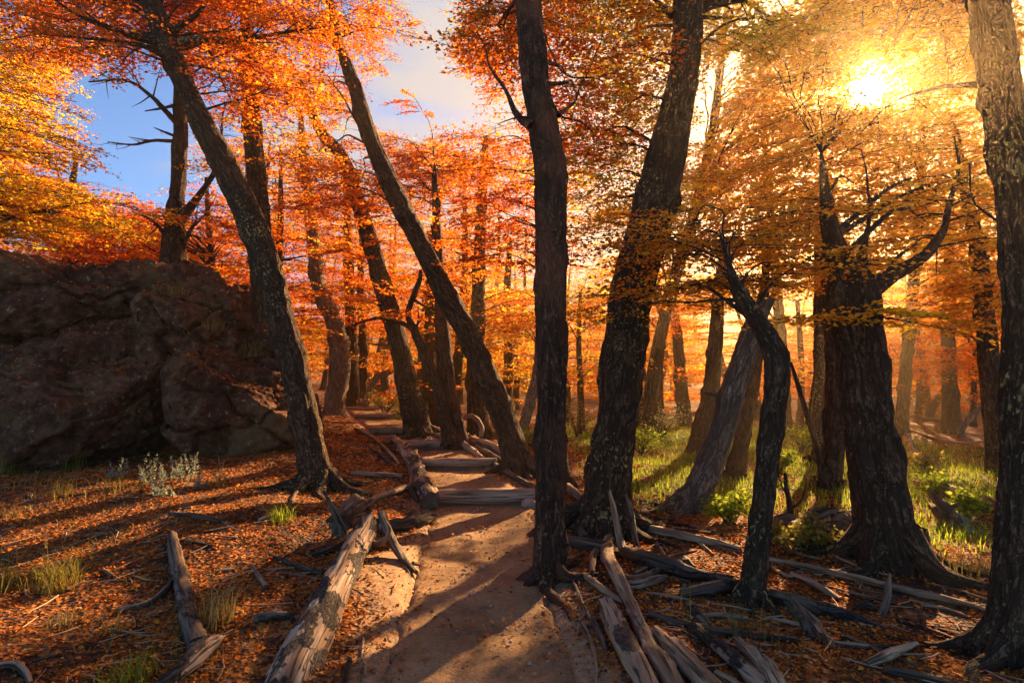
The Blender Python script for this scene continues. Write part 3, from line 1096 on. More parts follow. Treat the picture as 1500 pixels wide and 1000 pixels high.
    if auto:
        z0, n, ln = auto['z0'], auto['n'], auto['len']
        top = zs[-1]
        for k in range(n):
            z = base[2] + z0 + (top - base[2] - z0) * ((k + 0.5) / n)
            i = int(np.argmin(np.abs(zs - z)))
            az = k * 2.39996 + r.uniform(-.4, .4)
            l_ = ln * r.uniform(0.7, 1.2) * (1 - 0.45 * (k / n))
            h = np.array([math.cos(az), math.sin(az), 0])
            up = r.uniform(0.12, 0.45)
            a = tp[i]
            cr.limb([a, a + h * l_ * 0.4 + [0, 0, up * l_ * 0.4], a + h * l_ * 0.75 + [0, 0, up * l_ * 0.6], a + h * l_ + [0, 0, up * l_ * 0.55]],
                    min(tr[i] * 0.5, 0.02 + 0.012 * l_), 0.3, auto.get('sec', 0.6), as_part=auto.get('parts', True), gap=auto.get('gap', 0.2))
    cr.build(t, base, M['leaf'], M['twig'], M[mat])
    return t
#@@TREES@@

# ------------------------------------------------------------------ the big rock on which a tree stands
def rock_block(name, c, half, seed, n=30, power=5.0, amp=0.16, rot=(0, 0, 0), parent=None, origin=(0, 0, 0), cells=0):
    """an angular block: rounded box cut by planes, fractured into cells with cracks between them"""
    r = np.random.default_rng(seed)
    mb = MB()
    ex, ey, ez = rot
    Rx = np.array([[1, 0, 0], [0, math.cos(ex), -math.sin(ex)], [0, math.sin(ex), math.cos(ex)]])
    Ry = np.array([[math.cos(ey), 0, math.sin(ey)], [0, 1, 0], [-math.sin(ey), 0, math.cos(ey)]])
    Rz = np.array([[math.cos(ez), -math.sin(ez), 0], [math.sin(ez), math.cos(ez), 0], [0, 0, 1]])
    Rm = Rz @ Ry @ Rx
    half = np.asarray(half, float)
    planes = [(nrmv(r.normal(size=3)), r.uniform(0.78, 0.97)) for _ in range(10)]
    cc = r.uniform(-1.1, 1.1, (max(cells, 1), 3)) * half
    co = r.uniform(-1, 1, max(cells, 1))
    ct = r.normal(0, 0.30, (max(cells, 1), 3))
    for fi in range(6):
        nn_ = n if fi in (0, 3, 4) or not cells else 12
        g = np.linspace(-1, 1, nn_)
        U_, V_ = np.meshgrid(g, g, indexing='ij')
        one = np.ones_like(U_)
        f = np.stack(((one, U_, V_), (-one, V_, U_), (V_, one, U_), (U_, -one, V_), (U_, V_, one), (V_, U_, -one))[fi], -1)
        ii = (np.arange(nn_ - 1)[:, None] * nn_ + np.arange(nn_ - 1)[None]).ravel()
        q = np.stack([ii, ii + nn_, ii + nn_ + 1, ii + 1], -1)
        p = f.reshape(-1, 3)
        ln = (np.abs(p) ** power).sum(1) ** (1 / power)
        p = p / ln[:, None]
        for nn, dd in planes:
            over = np.maximum(0, p @ nn - dd)
            p = p - over[:, None] * nn * 0.9
        lp = p * half
        w = lp @ Rm.T + np.asarray(c)
        nrm2 = nrmv((p ** 3) / half) @ Rm.T
        nz = fbm(w * 1.1 + seed, 3) * amp * 0.8 + (0.5 - np.abs(fbm(w * 3.1 + seed * 2, 4, 0.6))) * amp * 0.5 + fbm(w * 8 + seed, 3, 0.6) * amp * 0.30
        if cells:
            wl = lp + np.stack([fbm(w * 1.6 + 9, 3), fbm(w * 1.6 + 29, 3), fbm(w * 1.6 + 49, 3)], -1) * 0.16
            D = np.linalg.norm((wl[:, None] - cc[None]) * np.array([1, 1, 1.55]), axis=2)
            o2 = np.argsort(D, axis=1)[:, :2]
            d1, d2 = np.take_along_axis(D, o2, 1).T
            k = o2[:, 0]
            nz = nz + amp * 0.9 * co[k] + np.einsum('ij,ij->i', ct[k], lp - cc[k]) * amp * 1.4
            nz = nz - amp * 1.1 * (1 - sstep(0.0, 0.075, d2 - d1))
        mb.add(w + nrm2 * nz[:, None], q=q)
    return mb.build(name, M['rock'], parent, origin, uv=False, smooth=not cells)


rk_o = (-5.2, 8.0, 0.2)
rk = empty('rock_outcrop', rk_o, 'huge dark reddish rock outcrop with cracked ledges behind the silvery plants', 'rock')


def blk(x0, y0, x1, y1, Yf, depth, seed, **kw):
    """block whose front face fills a stretch of the photograph at depth Yf"""
    a, b = P(x0, y1, Yf), P(x1, y0, Yf)
    c = ((a[0] + b[0]) / 2, Yf + depth / 2, (a[2] + b[2]) / 2)
    rock_block('rock_block', c, ((b[0] - a[0]) / 2, depth / 2, (b[2] - a[2]) / 2), seed, parent=rk, origin=rk_o, **kw)


blk(-300, 470, 215, 700, 7.5, 2.8, 11, n=84, power=6, amp=0.13, rot=(0.06, 0.0, 0.05), cells=26)
blk(-280, 358, 168, 500, 7.8, 2.6, 12, n=70, power=5, amp=0.13, rot=(0, 0.03, 0.10), cells=34)
blk(130, 380, 320, 590, 8.2, 2.2, 13, n=66, power=4, amp=0.15, rot=(0.0, 0.20, 0.35), cells=34)
blk(190, 520, 400, 710, 8.1, 2.2, 14, n=66, power=5, amp=0.13, rot=(0.06, 0.10, 0.42), cells=30)
blk(275, 468, 380, 640, 8.6, 1.6, 15, n=52, power=3.5, amp=0.14, rot=(0, 0.50, 0.5), cells=26)
blk(310, 405, 388, 540, 9.8, 1.4, 16, n=34, power=3, amp=0.12, cells=14)
blk(372, 585, 436, 690, 9.0, 1.3, 17, n=44, power=3, amp=0.14, rot=(0, 0.4, 0.5), cells=22)
from mathutils import Vector
from mathutils.bvhtree import BVHTree
_rv, _rf = [], []
for ch in rk.children:
    o_ = len(_rv)
    _rv += [tuple(v.co + Vector(rk_o)) for v in ch.data.vertices]
    _rf += [tuple(i + o_ for i in p.vertices) for p in ch.data.polygons]
ROCK = BVHTree.FromPolygons(_rv, _rf)


def rock_hit(px, py, default):
    d = Vector(ray(px, py)).normalized()
    h = ROCK.ray_cast(Vector(CAM), d)
    return np.array(h[0]) if h[0] is not None else P(px, py, default)


# ------------------------------------------------------------------ the trees one can tell apart
make_tree('thick dark trunk leaning back over the rock, yellow lichen flecks up its sunny side',
          [(468, 722, 60), (452, 640, 56), (435, 560, 54), (415, 480, 54), (385, 370, 54), (350, 285, 56), (303, 195, 50), (264, 110, 46), (237, 40, 46), (205, -40, 44), (165, -160, 36), (130, -320, 26), (110, -480, 12)],
          Y=7.0, dy=0.6, mat='bark_lichen', seed=1, seg=44, step=0.035, pal='orange', ws=0.76, roots=6,
          limbs=[dict(p=[(240, 62, 7.3), (190, 52, 7.1), (130, 30, 6.9), (60, -15, 6.6)], w=18), dict(p=[(264, 105, 7.3), (215, 70, 7.2), (150, 60, 7.3), (70, 50, 7.5), (0, 60, 7.7)], w=12),
                 dict(p=[(265, 62, 7.3), (340, 56, 7.2), (420, 46, 7.3), (500, 36, 7.6)], w=16), dict(p=[(255, 45, 7.3), (290, 18, 7.2), (315, -35, 7.2), (330, -120, 7.4)], w=12),
                 dict(p=[(272, 128, 7.3), (225, 72, 7.0), (190, 78, 6.9), (175, 98, 6.9)], w=8), dict(p=[(300, 60, 7.25), (320, 100, 7.1), (330, 130, 7.0), (345, 160, 7.0)], w=6)],
          fills=[(0, -20, 330, 95, 7.6, 9.8, 24), (290, -20, 490, 170, 7.2, 9.5, 24), (20, -120, 500, -20, 6.5, 9, 8)])
make_tree('slim dark trunk leaning across the path edge with bare stem up to red crown',
          [(765, 692, 42), (745, 630, 34), (715, 555, 33), (688, 495, 31), (650, 425, 30), (612, 350, 29), (572, 270, 27), (540, 195, 25), (520, 130, 22), (496, 62, 16), (480, -10, 13), (455, -110, 8)],
          dy=0.7, mat='bark', seed=2, seg=32, step=0.04, pal='orange', roots=5,
          limbs=[dict(p=[(545, 205, 9.5), (510, 160, 9.3), (480, 110, 9.2)], w=8), dict(p=[(505, 80, 9.6), (460, 40, 9.6), (420, 30, 9.9)], w=8)],
          fills=[(440, -10, 598, 160, 8.4, 11.5, 26), (420, 150, 560, 300, 8.8, 11.5, 11), (500, 290, 700, 400, 8.0, 10.5, 7)])
make_tree('mid-size dark trunk rising from the top of the path steps, leaning away from the slope',
          [(612, 632, 34), (598, 570, 31), (583, 500, 29), (565, 435, 27), (545, 365, 25), (525, 300, 22), (502, 232, 20), (468, 190, 15), (440, 120, 9)],
          Y=11.2, dy=1.0, roots=5, mat='bark_lichen', seed=3, seg=26, step=0.06, pal='orange',
          fills=[(400, 180, 545, 330, 10.5, 13.5, 14), (480, 330, 620, 460, 10.5, 13, 9)])
make_tree('upright lichen covered trunk right behind the big leaning tree above the rock',
          [(388, 470, 34), (383, 400, 34), (380, 330, 33), (375, 260, 31), (370, 190, 29), (365, 110, 24), (360, 20, 18), (355, -80, 8)],
          Y=9.4, dy=0.3, mat='bark_lichen', seed=4, seg=28, step=0.06, pal='amber', down=(0.03, 0, None),
          fills=[(340, 60, 520, 240, 8.4, 11.5, 16), (280, 150, 380, 240, 8.6, 10, 5)])
make_tree('half dead forked tree standing on top of the rock outcrop with bare grey branches',
          [(254, 388, 40), (255, 350, 32), (259, 300, 24), (262, 250, 22), (265, 190, 22), (264, 140, 20), (262, 90, 14), (256, 20, 8)],
          Y=9.7, dy=0.1, mat='bark', seed=5, seg=26, step=0.05, pal='red', down=(0.02, 0.02, -0.25), sink=0.3,
          limbs=[dict(p=[(258, 330, 9.7), (275, 305, 9.7), (300, 275, 9.7), (318, 225, 9.7), (330, 150, 9.8)], w=22, bare=0.75),
                 dict(p=[(258, 180, 9.7), (240, 160, 9.6), (220, 140, 9.5), (185, 118, 9.5), (130, 120, 9.5)], w=9, dead=1, tw=9),
                 dict(p=[(257, 207, 9.7), (225, 206, 9.6), (195, 212, 9.5), (158, 208, 9.5)], w=6, dead=1, tw=10),
                 dict(p=[(258, 200, 9.7), (240, 193, 9.7), (226, 187, 9.7)], w=5, dead=1, tw=1),
                 dict(p=[(266, 152, 9.7), (240, 158, 9.5), (212, 163, 9.4)], w=6, dead=1, tw=1),
                 dict(p=[(247, 365, 9.7), (238, 340, 9.6), (222, 322, 9.6), (198, 312, 9.6)], w=8, dead=1, tw=7),
                 dict(p=[(268, 365, 9.7), (280, 335, 9.7), (300, 315, 9.7), (312, 295, 9.7)], w=7, dead=1, tw=8)],
          fills=[(200, 262, 330, 345, 9.2, 11, 9)])
make_tree('straight dark reddish trunk standing at the edge of the dirt path beside the round stone',
          [(801, 852, 44), (806, 760, 42), (808, 650, 42), (808, 520, 42), (808, 400, 42), (808, 300, 44), (803, 230, 48), (790, 150, 42), (780, 80, 40), (774, 0, 38), (768, -120, 34), (760, -300, 26), (750, -500, 14)],
          dy=0.35, mat='bark_red', seed=6, seg=40, step=0.03, pal='orange', flare=0.6, flare_h=0.14, leaf=0.040, roots=6, root_len=1.3,
          limbs=[dict(p=[(778, 185, 4.5), (760, 170, 4.6), (745, 140, 4.8), (728, 110, 5.0), (715, 88, 5.2), (700, 50, 5.6)], w=16, bare=0.6), dict(p=[(775, 172, 4.5), (757, 172, 4.45), (728, 182, 4.4)], w=4, dead=1, tw=1),
                 dict(p=[(818, 170, 4.6), (838, 150, 5.0), (870, 90, 5.6), (890, 20, 6.2)], w=8)],
          fills=[(655, -10, 770, 165, 5.8, 8.5, 17), (800, -10, 900, 260, 6, 8.5, 10)])
make_tree('massive trunk leaning toward the sun behind the tangle of grey roots',
          [(882, 778, 80), (893, 690, 70), (905, 600, 68), (915, 510, 70), (928, 420, 72), (950, 330, 74), (972, 250, 70), (992, 160, 56), (1004, 80, 52), (1008, 0, 52), (1010, -100, 46), (1000, -260, 34), (990, -430, 16)],
          dy=0.5, mat='bark_lichen', seed=7, seg=48, step=0.035, pal='yellowgreen', flare=0.45, ws=0.86, roots=7,
          limbs=[dict(p=[(1010, 22, 6.2), (1045, 10, 6.2), (1085, 2, 6.3), (1130, -20, 6.5)], w=18), dict(p=[(985, 22, 6.2), (965, 2, 6.3), (940, -10, 6.5)], w=14)],
          fills=[(835, -10, 985, 215, 6.2, 9.0, 17), (1030, -10, 1240, 120, 6.2, 9, 20), (820, 230, 960, 330, 6.5, 9, 7)])
make_tree('golden leaved tree whose slim trunk hides behind the massive leaning trunk',
          [(950, 640, 20), (958, 540, 19), (985, 420, 18), (1020, 300, 16), (1045, 180, 13), (1060, 60, 10), (1070, -60, 5)],
          dy=0.6, mat='bark', seed=31, seg=18, step=0.07, pal='gold',
          fills=[(1010, 40, 1240, 330, 9.5, 14.5, 48), (880, 250, 1010, 420, 9, 13, 12)], leaf=0.046, size=0.52)
make_tree('crooked dark trunk with a bent knobbly top in front of the pale leaning snag',
          [(1100, 880, 46), (1112, 790, 42), (1122, 700, 42), (1132, 610, 44), (1138, 555, 48), (1135, 518, 46), (1120, 487, 38), (1102, 458, 33), (1086, 432, 28), (1074, 408, 18), (1068, 385, 9)],
          dy=0.25, mat='bark_lichen', seed=8, seg=36, step=0.03, pal='amber', flare=0.3, flare_h=.15, knots=0.5, rough=.12, leaf=0.036, ws=0.80, roots=5, root_len=.8,
          limbs=[dict(p=[(1090, 440, 4.3), (1050, 440, 4.4), (1010, 445, 4.6), (960, 440, 4.8), (905, 462, 5.0)], w=8, bare=0.4), dict(p=[(1100, 455, 4.25), (1128, 425, 4.4), (1160, 400, 4.6), (1195, 372, 4.8)], w=9, bare=0.4), dict(p=[(1074, 405, 4.3), (1066, 372, 4.5), (1045, 345, 4.8), (1010, 330, 5.1)], w=9, bare=0.25)],
          fills=[(890, 345, 1080, 440, 4.8, 6.5, 7), (1000, 310, 1200, 410, 5.0, 6.5, 4)])
make_tree('pale barkless dead snag leaning in the sunny grass',
          [(1012, 742, 46), (1035, 690, 44), (1058, 630, 42), (1075, 570, 42), (1092, 515, 40), (1108, 470, 34), (1120, 445, 28)],
          dy=0.3, mat='bark_pale', seed=9, seg=32, step=0.05, flare=0.35, broken=0.5, name='dead_tree', roots=5, ws=0.88,
          limbs=[dict(p=[(1060, 588, 6.9), (1045, 578, 6.8), (1032, 572, 6.7)], w=9, dead=1, tw=0), dict(p=[(1095, 530, 7), (1080, 535, 6.9), (1065, 545, 6.8)], w=3, dead=1, tw=2)])
make_tree('broad buttressed trunk forking into a thick arching limb, under the sun',
          [(1306, 822, 118), (1296, 770, 104), (1284, 700, 94), (1274, 620, 88), (1264, 540, 84), (1254, 470, 88), (1248, 425, 94), (1236, 395, 58), (1222, 360, 40), (1213, 315, 26), (1207, 270, 16), (1203, 225, 6)],
          dy=0.5, mat='bark', seed=10, seg=52, step=0.03, pal='gold', flare=0.18, flare_h=0.2, rough=0.2, ws=0.86, roots=5, root_len=.6,
          limbs=[dict(p=[(1255, 435, 5.15), (1290, 412, 5.15), (1330, 392, 5.2), (1362, 370, 5.3), (1388, 325, 5.5), (1402, 270, 5.8), (1398, 200, 6.2)], w=40, bare=0.32, sec=0.7),
                 dict(p=[(1262, 400, 5.2), (1270, 360, 5.3), (1272, 300, 5.5), (1262, 220, 5.8)], w=16, bare=0.4),
                 dict(p=[(1236, 470, 4.9), (1262, 466, 4.5), (1295, 464, 4.4), (1325, 470, 4.35)], w=6, bare=0.2, sec=0.25), dict(p=[(1236, 470, 4.9), (1225, 462, 4.6), (1205, 466, 4.45)], w=5, bare=0.2, sec=0.25)],
          fills=[(1150, 230, 1450, 400, 6.0, 9.0, 13), (1090, -10, 1430, 180, 6.5, 10, 14)], leaf=0.040)
make_tree('tall mossy edged trunk at the very right border of the view',
          [(1474, 965, 78), (1480, 880, 66), (1488, 760, 62), (1494, 620, 62), (1496, 480, 62), (1492, 350, 62), (1482, 240, 64), (1468, 140, 66), (1456, 60, 66), (1448, -10, 64), (1440, -150, 54), (1430, -330, 38), (1425, -480, 18)],
          dy=0.2, mat='bark_lichen', seed=11, seg=44, step=0.03, pal='gold', flare=0.35, flare_h=0.2, roots=6,
          limbs=[dict(p=[(1455, 122, 3.5), (1420, 124, 3.6), (1370, 128, 3.8), (1310, 148, 4.1), (1270, 185, 4.4)], w=14, bare=0.5, sec=0.4), dict(p=[(1470, 330, 3.4), (1440, 285, 3.6), (1420, 240, 3.8)], w=5, bare=0.4, sec=0.3)],
          fills=[(1240, -20, 1500, 120, 5.0, 8, 16)], leaf=0.036)
make_tree('yellow orange tree beside the rock whose layered branches reach in past the frame edge',
          [(-190, 640, 40), (-180, 500, 38), (-170, 350, 34), (-160, 200, 28), (-150, 60, 20), (-140, -100, 8)],
          Y=8.6, dy=0.2, mat='bark', seed=12, seg=20, step=0.08, pal='mixed', down=(0, 0, None),
          fills=[(-40, 60, 128, 345, 7.6, 10.5, 48), (60, 290, 240, 350, 8.8, 11, 12)], leaf=0.046, size=0.5)

mid = [  # label, trunk pixels, depth, change, bark, palette, canopy, leaf, seed
    ('gnarled pale trunk with a bent waist between the big leaning tree and the path top', [(490, 588, 30), (498, 530, 31), (490, 475, 26), (467, 420, 22), (460, 350, 20), (453, 290, 18), (446, 235, 14), (440, 160, 7)], 14.5, 0.5, 'bark_pale', 'orange', [(390, 230, 520, 470, 13, 17, 20)]),
    ('dark trunk just past the bent pale trunk at the head of the path', [(517, 580, 19), (515, 500, 18), (512, 420, 15), (510, 340, 12), (505, 250, 7)], 16.5, 0.5, 'bark', 'red', [(440, 300, 580, 480, 15, 18.5, 16)]),
    ('thin trunk twinned with the dark one at the head of the path', [(531, 578, 12), (532, 500, 12), (528, 420, 10), (530, 330, 6)], 17.5, 0.3, 'bark', 'orange', [(490, 330, 600, 480, 16, 19, 9)]),
    ('pair-like furrowed trunk touching the path edge log with a brown flank', [(668, 645, 30), (658, 580, 26), (650, 510, 22), (645, 430, 17), (640, 340, 13), (636, 250, 7)], 10.2, 0.6, 'bark_red', 'orange', [(570, 330, 730, 480, 9.5, 13, 15), (560, 220, 700, 330, 11, 14, 9)]),
    ('upright trunk behind the slim leaning one, its limb arching over at mid height', [(700, 622, 30), (697, 560, 26), (698, 480, 22), (702, 400, 19), (706, 300, 15), (712, 200, 8)], 14.0, 0.3, 'bark', 'red', [(640, 200, 790, 400, 12.5, 16, 26), (660, 400, 800, 500, 13, 16, 12)]),
    ('shadowy trunk in the undergrowth behind the furrowed brown trunk', [(634, 618, 24), (630, 540, 22), (632, 450, 18), (630, 340, 10)], 15.0, 0.3, 'bark', 'amber', [(560, 400, 690, 500, 14, 17, 12)]),
    ('dark trunk half hidden directly behind the straight path side trunk', [(817, 705, 34), (806, 610, 32), (798, 500, 26), (794, 390, 20), (790, 290, 14), (785, 200, 8)], 7.6, 0.4, 'bark_red', 'red', [(690, 230, 800, 400, 7.6, 11, 12)]),
    ('thin crooked trunk in the brush between the slim leaner and the path side trunk', [(766, 630, 14), (778, 585, 15), (787, 540, 12), (790, 470, 8), (795, 400, 5)], 13.5, 0.3, 'bark_pale', 'mixed', [(720, 380, 850, 520, 12.5, 16, 20)]),
    ('narrow dark trunk just past the massive leaning trunk at the grass edge', [(936, 612, 18), (933, 540, 16), (935, 470, 13), (945, 390, 8)], 17.0, 0.3, 'bark', 'orange', [(850, 380, 1000, 500, 15, 18, 14)]),
    ('twin stemmed thin trunk left of the leaning grey pair in the deep grass', [(1003, 612, 20), (998, 560, 18), (993, 500, 16), (985, 430, 10)], 16.5, 0.4, 'bark', 'amber', [(930, 350, 1070, 490, 14.5, 18, 14)]),
    ('grey brown trunk leaning the same way as the pale snag, just behind it', [(1020, 660, 28), (1033, 610, 26), (1043, 560, 24), (1048, 500, 22), (1052, 440, 18), (1060, 360, 10)], 11.4, 0.5, 'bark', 'amber', [(1000, 380, 1110, 480, 10, 13, 9)]),
    ('dark trunk filling the gap between the pale snag and the crooked trunk', [(1073, 712, 26), (1085, 650, 25), (1100, 570, 22), (1110, 500, 19), (1120, 420, 13), (1125, 340, 7)], 8.6, 0.4, 'bark', 'gold', [(1080, 300, 1220, 460, 8.2, 11, 14)]),
    ('straight trunk flush against the broad buttressed tree on its shaded side', [(1213, 722, 36), (1222, 640, 32), (1224, 550, 30), (1218, 440, 28), (1212, 340, 22), (1205, 240, 12)], 7.7, 0.3, 'bark', 'gold', [(1120, 280, 1260, 440, 7.4, 10, 12)]),
    ('sunlit edged trunk seen between the crooked trunk and the broad buttressed tree', [(1196, 702, 20), (1200, 610, 18), (1200, 510, 17), (1200, 400, 15), (1198, 300, 9)], 9.8, 0.3, 'bark_lichen', 'mixed', [(1130, 380, 1260, 480, 9.5, 12, 10)]),
    ('sturdy trunk alone on the far brown slope, its base flared', [(1393, 628, 30), (1392, 570, 24), (1389, 500, 21), (1390, 420, 18), (1392, 320, 10)], 15.5, 0.2, 'bark', 'amber', [(1300, 400, 1480, 510, 13, 17.5, 26), (1310, 330, 1470, 420, 13, 17, 14)]),
    ('dark trunk beside the right border tree with a forking top', [(1464, 692, 40), (1456, 610, 35), (1449, 530, 32), (1441, 440, 28), (1430, 350, 24), (1413, 275, 17), (1400, 190, 9)], 9.0, 0.3, 'bark', 'amber', [(1330, 340, 1500, 480, 8, 11, 22), (1380, 180, 1500, 330, 8, 11, 10)]),
    ('thin young trunk behind the rock, right of the half dead forked tree', [(313, 440, 10), (310, 380, 9), (305, 320, 8), (302, 260, 5)], 13.0, 0.2, 'bark', 'orange', [(200, 320, 380, 420, 12, 16, 18), (60, 320, 260, 400, 11, 15, 18)]),
    ('leaf hung tree filling the view above the rock ledge', [(95, 420, 16), (100, 350, 14), (105, 280, 12), (112, 230, 7)], 13.0, 0.2, 'bark', 'red', [(-20, 270, 210, 390, 11.5, 16, 24)]),
    ('yellow green tree glowing behind the gap beside the path side trunk', [(742, 600, 15), (745, 520, 14), (742, 440, 12), (748, 350, 7)], 18.0, 0.3, 'bark', 'yellowgreen', [(690, 430, 800, 560, 16, 19, 22)]),
]
for k, (lab, spec, Y, dy, bk, pal, fl) in enumerate(mid):
    far_ = Y > 12.5
    fl = [(*f[:6], int(f[6] * 1.45)) for f in fl]
    make_tree(lab, spec, Y=Y, dy=dy, mat=bk, seed=40 + k, seg=16 if far_ else 24, step=0.09, pal=pal, fills=fl, leaf=0.066 if far_ else 0.048, size=0.72 if far_ else 0.54, far=far_, flare=0.35, down=(0, 0, None), knots=0.8)

make_tree('sparse red sapling reaching up into the grey sky gap', [(664, 560, 7), (655, 470, 6), (648, 380, 5), (640, 290, 3.5), (636, 235, 2.5), (633, 195, 1.5)], Y=11.5, dy=0.3, mat='bark', seed=62, seg=10, step=0.09, pal='red', flare=0.3, down=(0, 0, None),
          fills=[(590, 235, 700, 420, 10.8, 12.5, 16), (596, 130, 690, 260, 11, 12.2, 12)], keep_gaps=False, dens=0.45, leaf=0.055, size=0.4)
make_tree('golden leaved beech standing behind the broad buttressed trunk', [(1320, 640, 22), (1325, 560, 20), (1335, 450, 18), (1345, 330, 15), (1350, 200, 11), (1355, 60, 6)], dy=0.5, mat='bark', seed=63, seg=16, step=0.09, pal='gold', flare=0.3,
          fills=[(1190, 0, 1480, 330, 11, 16, 100), (1230, 320, 1460, 460, 11, 16, 44)], leaf=0.06, size=0.66, far=True)
make_tree('amber leaved beech standing between the pale snag and the sunlit edged trunk', [(1150, 640, 20), (1148, 560, 18), (1140, 450, 16), (1130, 330, 13), (1120, 200, 9), (1115, 100, 5)], dy=0.5, mat='bark', seed=64, seg=16, step=0.09, pal='amber', flare=0.3,
          fills=[(980, 100, 1240, 360, 11, 16, 62), (940, 340, 1220, 480, 11, 16, 42)], leaf=0.06, size=0.66, far=True)
for k, (lab, spec, Yb, pal_, fl_) in enumerate((
    ('young orange beech with low branches at the far edge of the sunny grass', [(968, 618, 11), (966, 560, 10), (970, 500, 9), (975, 430, 6)], 16.0, 'orange', [(870, 420, 1040, 560, 13.5, 17.5, 30)]),
    ('young amber beech low behind the dead curved stem', [(1172, 622, 11), (1174, 560, 10), (1172, 500, 9), (1168, 440, 6)], 15.5, 'amber', [(1080, 450, 1250, 570, 12.5, 17, 26)]),
    ('young orange beech on the far brown slope left of the lone trunk', [(1345, 606, 10), (1347, 560, 9), (1345, 500, 8), (1340, 440, 5)], 18.5, 'orange', [(1280, 420, 1430, 560, 14, 19, 30)]),
    ('young orange beech low beside the forking dark trunk', [(1425, 612, 10), (1427, 560, 9), (1430, 500, 8), (1432, 440, 5)], 17.0, 'orange', [(1390, 420, 1510, 575, 13, 18, 24)]),
    ('young yellowing beech in the slot between the path side and massive trunks', [(852, 618, 10), (850, 560, 9), (848, 500, 8), (850, 430, 5)], 15.0, 'mixed', [(812, 380, 905, 570, 12.5, 17, 24)]))):
    make_tree(lab, spec, Y=Yb, dy=0.2, mat='bark', seed=140 + k, seg=10, step=0.12, pal=pal_, flare=0.3, down=(0, 0, None), fills=fl_, leaf=0.068, size=0.75, far=True)
make_tree('twisted dead stem snaking up in front of the brown flanked trunk',
          [(657, 640, 18), (642, 575, 15), (622, 522, 14), (607, 485, 12), (598, 460, 9), (605, 435, 8), (614, 412, 7), (616, 395, 4)], Y=10.0, dy=0.1, mat='bark', seed=70, seg=16, step=0.05, name='dead_tree', flare=0.3, knots=1.0,
          limbs=[dict(p=[(604, 480, 10), (588, 473, 9.9), (560, 466, 9.8), (535, 470, 9.8), (505, 482, 9.9)], w=8, dead=1, tw=4), dict(p=[(607, 488, 10), (613, 468, 10), (612, 450, 10)], w=5, dead=1, tw=2), dict(p=[(608, 440, 10), (625, 450, 10), (650, 455, 10)], w=4, dead=1, tw=4)])
make_tree('thin curved dead stem between the crooked trunk and the sunlit edged trunk',
          [(1206, 700, 11), (1195, 650, 9), (1180, 600, 8), (1168, 560, 7), (1158, 530, 4)], Y=7.4, dy=0.1, mat='bark', seed=71, seg=12, step=0.06, name='dead_tree', flare=0.2,
          limbs=[dict(p=[(1183, 615, 7.4), (1188, 590, 7.4), (1190, 560, 7.4)], w=4, dead=1, tw=2)])
make_tree('short leaning dead stem at the head of the path', [(536, 592, 11), (545, 565, 10), (552, 552, 9), (570, 545, 8)], Y=16.0, dy=0.1, mat='bark_pale', seed=72, seg=12, step=0.06, name='dead_tree', flare=0.2, broken=0.4)
make_tree('leaning broken stem propped on the far brown slope', [(1362, 604, 13), (1374, 585, 12), (1388, 565, 10)], Y=20.0, dy=0.2, mat='bark', seed=73, seg=12, step=0.1, name='dead_tree', flare=0.2, broken=0.4, down=(0, 0, None))
make_tree('grey toppled stem leaning at the foot of the tree by the right border', [(1408, 628, 11), (1425, 608, 10), (1446, 590, 8)], Y=14.0, dy=0.2, mat='bark_pale', seed=74, seg=12, step=0.1, name='dead_tree', flare=0.2, broken=0.4, down=(0, 0, None))
make_tree('dark leafless shrub stub in the grass beside the crooked trunk', [(1158, 765, 9), (1157, 740, 8), (1152, 715, 7), (1150, 692, 4)], mat='twig', seed=75, seg=10, step=0.05, name='dead_shrub', cat='shrub', flare=0.2,
          limbs=[dict(p=[(1157, 745, 6.0), (1172, 735, 6.0), (1180, 715, 6.0), (1181, 700, 6.0)], w=4, dead=1, tw=2), dict(p=[(1154, 725, 6.0), (1145, 712, 6.0), (1142, 698, 6.0)], w=3, dead=1, tw=2)])

# ------------------------------------------------------------------ far forest: prototypes, then copies one by one
def proto_tree(seed, Ht, r0, z0, n, ln, pal, lean):
    r = np.random.default_rng(seed)
    t = empty('beech_tree', (0, 0, 0), 'x', 'tree', 'beeches of the far forest')
    k = np.linspace(0, 1, 6)
    pts = np.stack([lean[0] * k ** 1.3 * Ht + r.normal(0, 0.10, 6) * (k > 0), lean[1] * k * Ht + r.normal(0, 0.10, 6) * (k > 0), k * Ht - 0.15], -1)
    rad = r0 * (1 - 0.88 * k)
    mb = MB()
    tp, tr = tube(mb, pts, rad, 12, 0.25, rough=0.16, rfreq=(3, 0.6), flare=0.45, flare_h=0.3, seed=seed, knots=0.8)
    mb.build('trunk', M['bark'], t, (0, 0, 0))
    cr = Crown(pal, 0.082, 0.86, True, False, seed + 3)
    for j in range(n):
        z = z0 + (Ht - z0) * (j + 0.4) / n
        i = int(np.argmin(np.abs(tp[:, 2] - z)))
        az = j * 2.39996 + r.uniform(-.4, .4)
        l_ = ln * r.uniform(0.65, 1.2) * (1 - 0.5 * (j / n) ** 1.4)
        h = np.array([math.cos(az), math.sin(az), 0])
        up = r.uniform(0.05, 0.35)
        a = tp[i]
        cr.limb([a, a + h * l_ * 0.4 + [0, 0, up * l_ * 0.4], a + h * l_ * 0.75 + [0, 0, up * l_ * 0.5], a + h * l_ + [0, 0, up * l_ * 0.4]], min(tr[i] * 0.45, 0.05), 0.22, 0.9, as_part=False, gap=0.3)
    cr.build(t, (0, 0, 0), M['leaf'], M['twig'], M['bark'])
    return t


